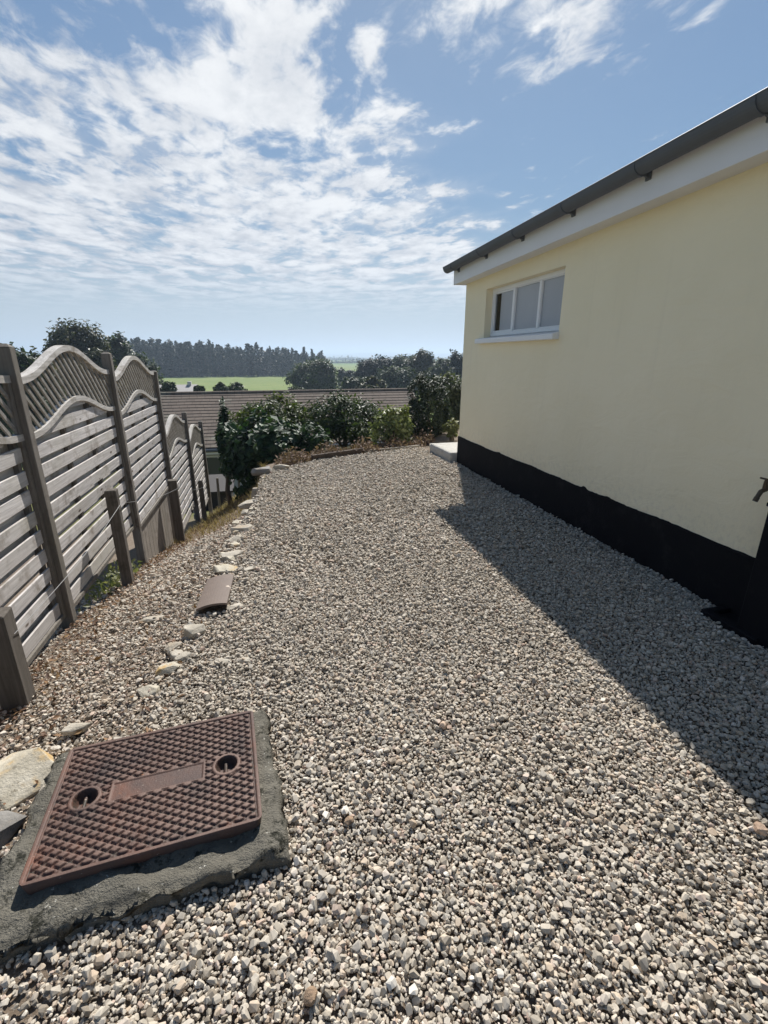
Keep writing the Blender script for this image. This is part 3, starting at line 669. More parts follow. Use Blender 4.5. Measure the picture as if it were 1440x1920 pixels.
# ------------------------------------------------------------------ manhole cover in its concrete surround
CC = (-0.478, 1.455); CA = R(4.4); CW, CDp = 0.686, 0.530; CZ = 0.100
def build_manhole():
    c, s = math.cos(CA), math.sin(CA)
    def w2(u, v): return (CC[0]+u*c-v*s, CC[1]+u*s+v*c)
    fr = rough_block('manhole_surround', [w2(-0.445, -0.385), w2(0.415, -0.365), w2(0.388, 0.312), w2(-0.40, 0.315)], -0.10, CZ-0.036, M['old_concrete'], 0.018, 0.016, 6)
    tag(fr, 'weathered concrete slab round the rusty manhole cover', 'concrete slab')
    cov = empty('manhole_cover', (CC[0], CC[1], CZ-0.02), CA); tag(cov, 'rusty cast iron manhole cover with raised diamond tread', 'manhole cover')
    nx, ny = 250, 196; u = np.linspace(-CW/2, CW/2, nx); v = np.linspace(-CDp/2, CDp/2, ny); U, V = np.meshgrid(u, v)
    h = np.zeros_like(U)
    # diamonds: lens-shaped studs laid in a staggered lattice
    a, b = 0.0490, 0.0300
    p = U/a+V/b; q = U/a-V/b
    def tri(t): return np.abs((t+0.5) % 1-0.5)
    e = np.minimum(0.5-tri(p+0.5), 0.5-tri(q+0.5))
    e = np.minimum(tri(p), tri(q))                            # distance to the grooves
    h = 0.0075*np.clip((e-0.085)/0.12, 0, 1)**0.8
    rim = np.minimum(CW/2-np.abs(U), CDp/2-np.abs(V)); flat = np.clip((rim-0.016)/0.006, 0, 1)
    h = h*flat+0.0062*(1-flat)
    h -= 0.007*np.exp(-((rim-0.016)/0.003)**2)
    # name plate strip, plain
    lu, lv = 0.150, 0.036; bx = np.maximum(np.abs(U)-lu, np.abs(V)-lv); ins = bx < 0
    h = np.where(ins, 0.0035, h); h = np.where((bx >= 0) & (bx < 0.006), 0.0075, h)
    # two lifting pockets
    for cu in (-0.232, 0.232):
        r = np.hypot(U-cu, V*1.0)
        h = np.where(r < 0.052, 0.0085*np.clip((0.053-r)/0.004, 0, 1)+0.001, h)
        h = np.where(r < 0.0385, 0.004-0.030*np.clip((0.0385-r)/0.014, 0, 1)**0.7, h)
    h += rng.normal(0, 0.00018, h.shape)
    # rounded corners pulled down to the skirt
    rc = 0.022; du = np.maximum(np.abs(U)-(CW/2-rc), 0); dv = np.maximum(np.abs(V)-(CDp/2-rc), 0); rr_ = np.hypot(du, dv)
    k = np.where(rr_ > rc, rc/np.maximum(rr_, 1e-6), 1.0)
    Uo = np.sign(U)*(np.minimum(np.abs(U), CW/2-rc)+du*k); Vo = np.sign(V)*(np.minimum(np.abs(V), CDp/2-rc)+dv*k)
    Vv = np.stack([Uo, Vo, h+0.02], -1).reshape(-1, 3)
    i = (np.arange(nx-1)[None, :]+nx*np.arange(ny-1)[:, None]).ravel(); F = np.stack([i, i+1, i+1+nx, i+nx], -1)
    loop = list(range(nx))+[nx*j+nx-1 for j in range(1, ny)]+[nx*(ny-1)+k_ for k_ in range(nx-2, -1, -1)]+[nx*j for j in range(ny-2, 0, -1)]
    base = len(Vv); sk = Vv[loop].copy(); sk[:, 2] = -0.03; sk[:, :2] *= 0.975; Vv = np.vstack([Vv, sk]); n = len(loop)
    F2 = np.array([[loop[j], base+j, base+(j+1) % n, loop[(j+1) % n]] for j in range(n)])
    me = np_mesh('plate', Vv, np.vstack([F, F2]), M['iron'], True); wa = me.attributes.new('wear', 'FLOAT', 'POINT'); wv_ = np.clip(Vv[:, 2]-0.02, 0, 0.0075)/0.0075; wa.data.foreach_set('value', wv_.astype(np.float32)); link('plate', me, cov)
    for cu in (-0.232, 0.232):
        MB().tube([(cu-0.004, -0.036, 0.004), (cu-0.004, 0.036, 0.004)], 0.006, 8).obj('lifting_bar', M['iron'], cov)
build_manhole()

# ------------------------------------------------------------------ stones one can pick out
def rock_mesh(name, seed, sx, sy, sz, m, npts=26, sub=1, flat_top=False):
    rr = np.random.default_rng(seed); bm = bmesh.new()
    for _ in range(npts):
        q = rr.normal(size=3); q /= np.linalg.norm(q); q *= rr.uniform(0.8, 1.05)
        if flat_top: q[2] = np.clip(q[2], -0.55, 0.55)*1.6
        bm.verts.new((q[0]*sx, q[1]*sy, q[2]*sz))
    r = bmesh.ops.convex_hull(bm, input=bm.verts)
    bmesh.ops.delete(bm, geom=list({g for g in r['geom_interior'] if isinstance(g, bmesh.types.BMVert)}), context='VERTS')
    if sub:
        bmesh.ops.bevel(bm, geom=list(bm.edges), offset=min(sx, sy, sz)*0.10, segments=1, affect='EDGES', clamp_overlap=True)
    bmesh.ops.recalc_face_normals(bm, faces=bm.faces)
    me = bpy.data.meshes.new(name); bm.to_mesh(me); bm.free(); me.materials.append(m); return me
def rock(name, label, x, y, z, sx, sy, sz, rz, m, seed, tilt=(0, 0), group=None, flat_top=True):
    o = link(name, rock_mesh(name, seed, sx, sy, sz, M[m], flat_top=flat_top)); o.location = (x, y, z); o.rotation_euler = (R(tilt[0]), R(tilt[1]), R(rz)); tag(o, label, 'stone', group); return o
def build_stones():
    G = 'edging stones along the gravel'
    rock('flat_rock', 'flat yellow-grey rock left of the manhole cover', -1.07, 1.70, 0.0, 0.175, 0.150, 0.050, 20, 'sandstone', 41, (4, -5))
    rock('flat_rock', 'dark grey rock below the yellow-grey rock, beside the manhole slab', -1.06, 1.47, -0.01, 0.15, 0.10, 0.055, 10, 'greystone', 42, (-5, 5))
    rock('flat_rock', 'small pale rock at the left picture edge below the dark rock', -0.985, 1.31, -0.015, 0.07, 0.05, 0.03, 30, 'palestone', 43)
    rock('flat_rock', 'pale stone sliver behind the manhole slab corner', -0.92, 1.93, 0.005, 0.06, 0.035, 0.02, 12, 'palestone', 44)
    L = [(-0.515, 2.60, 0.055, 0.045, 0.045, 'palestone', 'upright pale stone with a dark side just below the brown tile'), (-0.58, 2.40, 0.035, 0.03, 0.02, 'palestone', 'small cream stone below the upright pale stone'),
         (-0.60, 2.27, 0.05, 0.035, 0.028, 'sandstone', 'yellowish edging stone nearest to the manhole cover'), (-0.40, 3.46, 0.09, 0.055, 0.025, 'sandstone', 'flat pinkish stone touching the top of the brown tile'),
         (-0.22, 3.42, 0.06, 0.03, 0.02, 'palestone', 'flat cream stone right of the brown tile top'), (-0.375, 3.74, 0.075, 0.06, 0.03, 'palestone', 'bright flat edging stone second above the brown tile'),
         (-0.365, 4.08, 0.06, 0.06, 0.04, 'palestone', 'lumpy edging stone with a dark hollow under it'), (-0.315, 4.36, 0.09, 0.075, 0.035, 'palestone', 'broad cream edging stone midway up the row'),
         (-0.37, 4.68, 0.05, 0.045, 0.03, 'sandstone', 'small edging stone above the broad cream one'), (-0.29, 4.93, 0.065, 0.04, 0.03, 'palestone', 'thin pale edging stone below the dry grass'),
         (-0.255, 5.42, 0.13, 0.07, 0.045, 'palestone', 'long pale stone at the terrace edge by the dry grass'), (-0.19, 6.12, 0.10, 0.08, 0.06, 'palestone', 'bright stone at the terrace edge under the dark shrub'),
         (-0.13, 6.62, 0.13, 0.08, 0.06, 'greystone', 'grey stone at the far left corner of the gravel'), (0.12, 6.82, 0.11, 0.05, 0.04, 'palestone', 'last pale stone of the row, at the far gravel corner'),
         (-0.30, 2.86, 0.045, 0.035, 0.02, 'palestone', 'cream stone at the lower right tip of the brown tile'), (-0.80, 2.92, 0.06, 0.03, 0.02, 'palestone', 'pale sliver left of the brown tile in the gravel'),
         (-0.22, 2.26, 0.035, 0.02, 0.014, 'palestone', 'pale chip in the gravel behind the manhole cover'), (-0.33, 2.28, 0.05, 0.02, 0.014, 'palestone', 'long pale chip left of the other one behind the cover')]
    for k, (x, y, a, b, c, m, lab) in enumerate(L):
        rock('edging_stone', lab, x, y, float(ground_z(x, y))+c*0.22+(0.02 if y > 5.2 else 0), a*1.35, b*1.3, c*1.1, random.uniform(-25, 25), m, 60+k, (random.uniform(-8, 8), random.uniform(-8, 8)), G)
    for k in range(26):
        y = 2.15+k*0.165+random.uniform(-.05, .05); x = float(lerp_tab(y, EDGE))+random.uniform(-.07, .05)
        if abs(y-3.07) < 0.30: continue
        a = random.uniform(0.035, 0.062); rock('edging_stone', 'small flat buff stone half sunk in the row of edging stones', x, y, float(ground_z(x, y))+0.008, a, a*0.75, a*0.42, random.uniform(-40, 40), random.choice(('palestone', 'sandstone', 'sandstone', 'greystone')), 300+k, (random.uniform(-10, 10), random.uniform(-10, 10)), 'small sunken edging stones')
    for lab, x, y, s, m, sd_ in (('orange pebble lying on the gravel, right of the middle', 0.641, 1.552, 0.021, 'rust_stone', 90), ('brown pebble at the bottom edge of the picture', -0.004, 0.764, 0.022, 'brown_stone', 91),
                              ('tan pebble on the gravel at the right picture edge', 1.526, 0.85, 0.022, 'rust_stone', 92), ('round brown pebble right of the manhole cover', 0.17, 1.21, 0.017, 'brown_stone', 93)):
        rock('pebble', lab, x, y, 0.022, s*1.2, s, s*0.8, random.uniform(0, 90), m, sd_, flat_top=False)
    # curved brown clay tile set in the edging
    mb = MB(); n = 10; wv = 0.095; ln = 0.25; vs = []; fs = []
    for k in range(n+1):
        a = -1+2*k/n; z = 0.014*(1-a*a)
        for y in (-ln, ln):
            vs += [(a*wv, y, z), (a*wv, y, z-0.014)]
    for k in range(n):
        b = 4*k; fs += [(b, b+4, b+6, b+2), (b+1, b+3, b+7, b+5), (b, b+1, b+5, b+4), (b+2, b+6, b+7, b+3)]
    fs += [(0, 2, 3, 1), (4*n, 4*n+1, 4*n+3, 4*n+2)]
    o = mb.add(vs, fs).obj('clay_tile', M['clay']); o.location = (-0.43, 3.07, 0.035); o.rotation_euler = (R(-4), R(-7), R(-1)); tag(o, 'brown curved clay tile lying in the row of edging stones', 'tile')
    # timber edging along the far end of the gravel
    def board(lab, p, q, h, w, m):
        a, b = Vector(p), Vector(q); d = (b-a); L_ = d.length
        o = MB().box(-L_/2, L_/2, -w/2, w/2, -0.1, h).obj('timber_edging', M[m], None, bevel=0.005); o.location = ((a.x+b.x)/2, (a.y+b.y)/2, 0); o.rotation_euler = (0, 0, math.atan2(d.y, d.x)); tag(o, lab, 'edging board', 'timber edging at the far end of the gravel')
    board('dark timber edging board at the far left of the gravel', (0.62, 7.33), (1.50, 7.72), 0.085, 0.06, 'wood_dark')
    board('low worn timber edging board nearest to the concrete step', (1.53, 7.74), (2.60, 8.02), 0.04, 0.05, 'wood_base')
build_stones()

# ------------------------------------------------------------------ gravel: instanced chippings on the ground sheet
def build_gravel():
    stones = []
    for k in range(12):
        rr = np.random.default_rng(200+k); bm = bmesh.new(); f = rr.uniform(0.55, 1.0)
        for _ in range(19):
            q = rr.normal(size=3); q /= np.linalg.norm(q); q *= rr.uniform(0.82, 1.05)
            bm.verts.new((q[0], q[1]*rr.uniform(0.72, 0.9), q[2]*f*0.72))
        r = bmesh.ops.convex_hull(bm, input=bm.verts)
        bmesh.ops.delete(bm, geom=list({g for g in r['geom_interior'] if isinstance(g, bmesh.types.BMVert)}), context='VERTS')
        bmesh.ops.recalc_face_normals(bm, faces=bm.faces)
        me = bpy.data.meshes.new('chipping'); bm.to_mesh(me); bm.free(); me.materials.append(M['gravel'])
        stones.append(bpy.data.objects.new('chipping_source', me))
    pts = []; scl = []
    def layer(s, x0, x1, y0, y1, r0, r1, zoff, keep):
        xs = np.arange(x0, x1, s); ys = np.arange(y0, y1, s); X, Y = np.meshgrid(xs, ys)
        X = X.ravel()+rng.uniform(-.5, .5, X.size)*s*1.1; Y = Y.ravel()+rng.uniform(-.5, .5, Y.size)*s*1.1
        r = np.exp(rng.normal(0, 0.36, X.size))*(r0+r1)/2; r = np.clip(r, r0*0.7, r1*1.7)
        k = rng.random(X.size) < keep; X, Y, r = X[k], Y[k], r[k]
        # where the gravel lies
        xe = lerp_tab(Y, EDGE); fe = lerp_tab(X, FAR_EDGE)
        ok = (X < WX-0.02) & (Y < fe-0.02) & (X > -1.62)
        left = X < xe                                         # the sloping strip by the fence: thinner, ends in dry grass
        ok &= ~(left & (Y > 5.2+rng.normal(0, .5, Y.size)) & (rng.random(Y.size) < 0.8)); ok &= ~(left & (Y > 6.6))
        ok &= ~(left & (X < -1.22+0.06*np.sin(Y*3)) & (rng.random(Y.size) < 0.55)); ok &= ~(left & (rng.random(Y.size) < 0.46))
        c, s_ = math.cos(CA), math.sin(CA); u = (X-CC[0])*c+(Y-CC[1])*s_; v = -(X-CC[0])*s_+(Y-CC[1])*c
        ok &= ~((u > -0.425) & (u < 0.40) & (v > -0.365) & (v < 0.305))
        ok &= ~((X > WX-0.20) & (abs(Y-1.90) < 0.19))
        ok &= ~((X > 2.62) & (Y > 6.64)); ok &= ~(((X+1.07)/0.15)**2+((Y-1.70)/0.13)**2 < 1); ok &= ~(((X+1.06)/0.13)**2+((Y-1.47)/0.09)**2 < 1)
        ok &= ~((abs(X+0.44) < 0.085) & (abs(Y-3.06) < 0.24))
        X, Y, r = X[ok], Y[ok], r[ok]
        Z = ground_z(X, Y)+zoff*r+rng.uniform(-0.25, 0.35, X.size)*r
        pts.append(np.stack([X, Y, Z], -1)); scl.append(r)
    layer(0.0118, -1.65, 2.8, 0.0, 3.2, 0.0056, 0.0088, 0.15, 1.0)
    layer(0.0170, -1.65, 2.8, 0.0, 3.2, 0.0066, 0.0112, 0.75, 0.78)
    layer(0.0152, -1.65, 2.8, 3.2, 8.2, 0.0075, 0.0115, 0.15, 1.0)
    layer(0.0225, -1.65, 2.8, 3.2, 8.2, 0.0086, 0.0140, 0.75, 0.75)
    layer(0.030, -1.3, 2.8, -0.6, 0.0, 0.014, 0.021, 0.3, 1.0)
    P = np.vstack(pts); S = np.concatenate(scl); n = len(P)
    me = bpy.data.meshes.new('gravel'); me.vertices.add(n); me.vertices.foreach_set('co', P.astype(np.float32).ravel())
    rot = np.stack([rng.normal(0, 0.45, n), rng.normal(0, 0.45, n), rng.uniform(0, 6.283, n)], -1).astype(np.float32)
    # tint: mostly random per stone, drifting a little from place to place
    drift = 0.10*np.sin(P[:, 0]*2.1+1.3*np.sin(P[:, 1]*1.7))*np.sin(P[:, 1]*1.3+P[:, 0])
    tint = np.clip(rng.beta(1.7, 1.6, n)+drift*0.6, 0, 1)
    lf = P[:, 0] < lerp_tab(P[:, 1], EDGE)
    pink = lf & (rng.random(n) < 0.35); tint[pink] = rng.uniform(0.74, 0.95, pink.sum())
    for nm, typ, dat in (('rot', 'FLOAT_VECTOR', rot.ravel()), ('scl', 'FLOAT', S.astype(np.float32)), ('tint', 'FLOAT', tint.astype(np.float32))):
        at_ = me.attributes.new(nm, typ, 'POINT'); at_.data.foreach_set('vector' if typ == 'FLOAT_VECTOR' else 'value', dat)
    ai = me.attributes.new('pick', 'INT', 'POINT'); ai.data.foreach_set('value', rng.integers(0, 12, n).astype(np.int32))
    o = link('gravel', me); kind(o, 'stuff'); tag(o, 'loose grey and buff stone chippings covering the side yard', 'gravel')
    ng = bpy.data.node_groups.new('gravel_scatter', 'GeometryNodeTree')
    ng.interface.new_socket('Geometry', in_out='INPUT', socket_type='NodeSocketGeometry'); ng.interface.new_socket('Geometry', in_out='OUTPUT', socket_type='NodeSocketGeometry')
    N = ng.nodes; Lk = ng.links; gi = N.new('NodeGroupInput'); go = N.new('NodeGroupOutput')
    g2i = N.new('GeometryNodeGeometryToInstance')
    for s in reversed(stones):
        oi = N.new('GeometryNodeObjectInfo'); oi.inputs['Object'].default_value = s; Lk.new(oi.outputs['Geometry'], g2i.inputs[0])
    iop = N.new('GeometryNodeInstanceOnPoints'); Lk.new(gi.outputs[0], iop.inputs['Points']); Lk.new(g2i.outputs[0], iop.inputs['Instance'])
    iop.inputs['Pick Instance'].default_value = True
    def attr(nm, typ):
        a = N.new('GeometryNodeInputNamedAttribute'); a.data_type = typ; a.inputs[0].default_value = nm; return a.outputs[0]
    Lk.new(attr('pick', 'INT'), iop.inputs['Instance Index']); Lk.new(attr('rot', 'FLOAT_VECTOR'), iop.inputs['Rotation']); Lk.new(attr('scl', 'FLOAT'), iop.inputs['Scale'])
    Lk.new(iop.outputs[0], go.inputs[0])
    md = o.modifiers.new('scatter', 'NODES'); md.node_group = ng
    print('gravel stones', n)
build_gravel()

# ------------------------------------------------------------------ foliage
def leaves(C, N, size, aspect, tint, jitter=0.5, droop=0.0, seed=0):
    """lozenge leaves at points C, facing roughly along N"""
    rr = np.random.default_rng(seed); n = len(C)
    nn = N+rr.normal(0, jitter, (n, 3)); nn /= np.linalg.norm(nn, axis=1, keepdims=True)+1e-9
    a = np.cross(nn, rr.normal(size=(n, 3))); a /= np.linalg.norm(a, axis=1, keepdims=True)+1e-9
    b = np.cross(nn, a); s = (size*np.exp(rr.normal(0, 0.28, n)))[:, None]
    a = a*s; b = b*s*aspect; f = nn*s*0.18
    V = np.stack([C-a, C-b+f-0.1*a, C+a, C+b+f-0.1*a], 1).reshape(-1, 3); F = np.arange(4*n).reshape(n, 4)
    return V, F, np.repeat(tint, 4)
def leaf_obj(name, V, F, T, m, parent=None, loc=None):
    me = np_mesh(name, V, F, m); a = me.attributes.new('tint', 'FLOAT', 'POINT'); a.data.foreach_set('value', T.astype(np.float32)); return link(name, me, parent, loc)
def crown(rad, nclump, per, size, aspect=0.55, seed=0, clump=0.3, fill=0.55, top_bias=0.0, bottom=-0.8, jitter=0.5):
    """points through an uneven ellipsoid, gathered in clumps"""
    rr = np.random.default_rng(seed); rad = np.array(rad, float)
    d = rr.normal(size=(nclump*3, 3)); d /= np.linalg.norm(d, axis=1, keepdims=True); d = d[d[:, 2] > bottom][:nclump]
    lump = 1+0.16*np.sin(d[:, 0]*4.1+seed)*np.sin(d[:, 1]*3.7+seed*2)+0.10*np.sin(d[:, 2]*6.3+seed)
    cc = d*rad*(lump*rr.uniform(fill, 1.0, len(d))**0.7)[:, None]
    C = np.repeat(cc, per, 0); g = np.clip(rr.normal(size=C.shape), -1.5, 1.5); C = (C+g*rad*clump*rr.uniform(0.5, 1.0, (len(C), 1))*0.55)*0.90
    N = C/rad; N /= np.linalg.norm(N, axis=1, keepdims=True)+1e-9; N = N*0.8+np.array([0, 0, 0.5])
    T = np.clip(rr.beta(1.8, 2.4, len(C))+np.repeat(rr.normal(0, 0.14, len(cc)), per), 0, 1)
    V, F, T = leaves(C, N, size, aspect, T, jitter, seed=seed+1); return V, F, T
def limbs(mb, base_h, H, rad, r0, nl, seed):
    rr = np.random.default_rng(seed); top = Vector((rr.normal(0, .1)*rad[0], rr.normal(0, .1)*rad[1], H))
    mb.tube([(0, 0, -0.3), (0.02*H*rr.normal(), 0.02*H*rr.normal(), base_h*0.5), (0.03*H*rr.normal(), 0.03*H*rr.normal(), base_h), tuple(top)], [r0*1.25, r0, r0*0.8, r0*0.15], 7)
    for k in range(nl):
        a = 2*math.pi*k/nl+rr.uniform(-.4, .4); e = Vector((math.cos(a)*rad[0]*0.75, math.sin(a)*rad[1]*0.75, base_h+(H-base_h)*rr.uniform(0.25, 0.8)))
        s = Vector((0, 0, base_h*rr.uniform(0.6, 1.0))); mb.tube([s, s.lerp(e, 0.5)+Vector((0, 0, 0.08*H)), e], [r0*0.45, r0*0.3, r0*0.08], 6)
def plant(name, label, cat, base, H, rad, leafm, nclump, per, size, seed, trunk_r=0.05, cz=None, group=None, aspect=0.55, clump=0.3, fill=0.5, nl=6, bottom=-0.8, part='foliage', jitter=0.5, trunk='stem'):
    t = empty(name, base); tag(t, label, cat, group); cz = H-rad[2] if cz is None else cz
    V, F, T = crown(rad, nclump, per, size, aspect, seed, clump, fill, bottom=bottom, jitter=jitter)
    leaf_obj(part, V, F, T, M[leafm], t, (0, 0, cz))
    mb = MB(); limbs(mb, max(0.1*H, cz-rad[2]*0.7), cz+rad[2]*0.5, rad, trunk_r, nl, seed); mb.obj(trunk, M['bark'], t, smooth=True)
    return t
def copy_tree(o, parent=None):
    c = o.copy(); COL.objects.link(c)
    if parent is not None: c.parent = parent
    for ch in o.children: copy_tree(ch, c)
    return c
def shrub_at(name, label, px, y_top, y_bot, width_px, dist, leafm, **kw):
    """a shrub whose outline spans those heights and that width at that distance"""
    top = at(px, y_top, dist); bot = at(px, y_bot, dist); g = float(ground_z(top.x, top.y)); w = width_px/940*dist/2*1.12
    rz = (top.z-bot.z)/2*1.08
    return plant(name, label, 'shrub', (top.x, top.y, min(g, bot.z)), top.z-min(g, bot.z), (w, w*kw.pop('depth', 0.9), rz), leafm, cz=(top.z+bot.z)/2-min(g, bot.z), **kw)

def build_shrubs():
    shrub_at('leafy_shrub', 'large dark glossy-leaved shrub at the left end of the terrace', 497, 773, 935, 158, 9.3, 'lf_hydrangea', nclump=200, per=28, size=0.062, seed=11, aspect=0.62, clump=0.24)
    shrub_at('round_shrub', 'rounded mid-green shrub with bare stems in the middle of the view', 640, 732, 850, 150, 10.2, 'lf_shrub', nclump=210, per=34, size=0.036, seed=12, clump=0.26, trunk_r=0.045, bottom=-0.7)
    shrub_at('olive_shrub', 'yellow-green bush above the dark shrub, before the brown roof', 512, 748, 850, 150, 10.6, 'lf_olive', nclump=190, per=34, size=0.045, seed=13, clump=0.3)
    shrub_at('ivy_column', 'narrow dark ivy column beside the fence end', 416, 764, 905, 30, 10.2, 'lf_hydrangea', nclump=90, per=26, size=0.038, seed=14, clump=0.3)
    shrub_at('variegated_shrub', 'bright yellow-green variegated bush beside the dark rounded conifer', 738, 762, 840, 78, 8.95, 'lf_varieg', nclump=90, per=26, size=0.038, seed=15, clump=0.3)
    shrub_at('rounded_conifer', 'dark dense rounded conifer near the house corner', 804, 706, 832, 84, 9.9, 'lf_conifer', nclump=260, per=36, size=0.026, seed=16, clump=0.22, fill=0.75, bottom=-0.95)
    shrub_at('grey_green_shrub', 'tall grey-green bush behind the conifer, at the house corner', 850, 697, 815, 84, 12.2, 'lf_greygreen', nclump=160, per=30, size=0.045, seed=17, clump=0.28)
    shrub_at('low_shrub', 'low dark shrub at the foot of the rounded mid-green shrub', 585, 792, 872, 80, 9.0, 'lf_hydrangea', nclump=50, per=24, size=0.04, seed=18, clump=0.3)
    shrub_at('low_shrub', 'low brownish bush between the rounded shrub and the variegated bush', 682, 792, 850, 60, 9.3, 'lf_olive', nclump=90, per=22, size=0.034, seed=19, clump=0.3)
    shrub_at('leafy_shrub', 'small green shrub tucked against the house behind the step', 848, 785, 822, 30, 9.2, 'lf_weed', nclump=26, per=20, size=0.035, seed=20, clump=0.3)
build_shrubs()

def scatter(name, label, cat, C, N, size, aspect, m, seed, jitter=0.7):
    rr = np.random.default_rng(seed); T = rr.beta(1.6, 1.9, len(C)); V, F, T = leaves(C, N, size, aspect, T, jitter, seed=seed)
    o = leaf_obj(name, V, F, T, M[m]); kind(o, 'stuff'); tag(o, label, cat); return o
def build_ground_cover():
    # dry bracken along the far edge of the gravel
    n = 5200; x = rng.uniform(0.05, 3.1, n); d = np.abs(rng.normal(0.35, 0.33, n)); y = lerp_tab(x, FAR_EDGE)+d; z = ground_z(x, y)+np.abs(rng.normal(0, 0.07, n))*(0.5+np.sin(x*5)**2)
    scatter('dry_bracken', 'dry red-brown bracken along the far edge of the gravel', 'bracken', np.stack([x, y, z], -1), np.tile([0, -0.2, 0.7], (n, 1)), 0.030, 0.4, 'lf_dry', 31)
    # fallen leaves along the foot of the fence and on the strip
    n = 3800; y = rng.uniform(1.2, 9.5, n); x = -1.42+np.abs(rng.normal(0, 0.16, n)); k = rng.random(n) < 0.40; x[k] = rng.uniform(-1.4, -0.45, k.sum()); z = ground_z(x, y)+rng.uniform(0.006, 0.03, n)
    scatter('leaf_litter', 'fallen brown leaves lying along the foot of the fence', 'leaves', np.stack([x, y, z], -1), np.tile([0, 0, 1.0], (n, 1)), 0.0135, 0.5, 'lf_litter', 32, 0.5)
    # dry grass: single blades, upright
    n = 7000; y = rng.uniform(6.0, 14.5, n); x = rng.uniform(-1.5, -0.1, n); k = rng.random(n) < np.interp(y, [6, 7.5], [0.15, 1.0]); x, y = x[k], y[k]; n = len(x); z = ground_z(x, y)
    h = rng.uniform(0.03, 0.13, n); a = rng.uniform(0, 6.283, n); w = 0.006
    lean = rng.normal(0, 0.5, (n, 2))*h[:, None]; B = np.stack([x, y, z-0.02], -1); dx = np.stack([np.cos(a)*w, np.sin(a)*w, np.zeros(n)], -1); tip = B+np.stack([lean[:, 0], lean[:, 1], h], -1)
    V = np.stack([B-dx, B+dx, tip+dx*0.2, tip-dx*0.2], 1).reshape(-1, 3)
    o = leaf_obj('dry_grass', V, np.arange(4*n).reshape(n, 4), np.repeat(rng.beta(2, 1.6, n), 4), M['lf_straw']); kind(o, 'stuff'); tag(o, 'dry straw-coloured grass on the sloping path below the terrace', 'grass')
    # weeds under the second panel
    n = 260; y = rng.normal(4.35, 0.28, n); x = rng.normal(-1.47, 0.06, n); z = ground_z(x, y)+np.abs(rng.normal(0, 0.09, n))
    scatter('weeds', 'pale green weeds growing under the second fence panel', 'weeds', np.stack([x, y, z], -1), np.tile([0.5, -0.3, 0.6], (n, 1)), 0.026, 0.5, 'lf_weed', 33)
build_ground_cover()

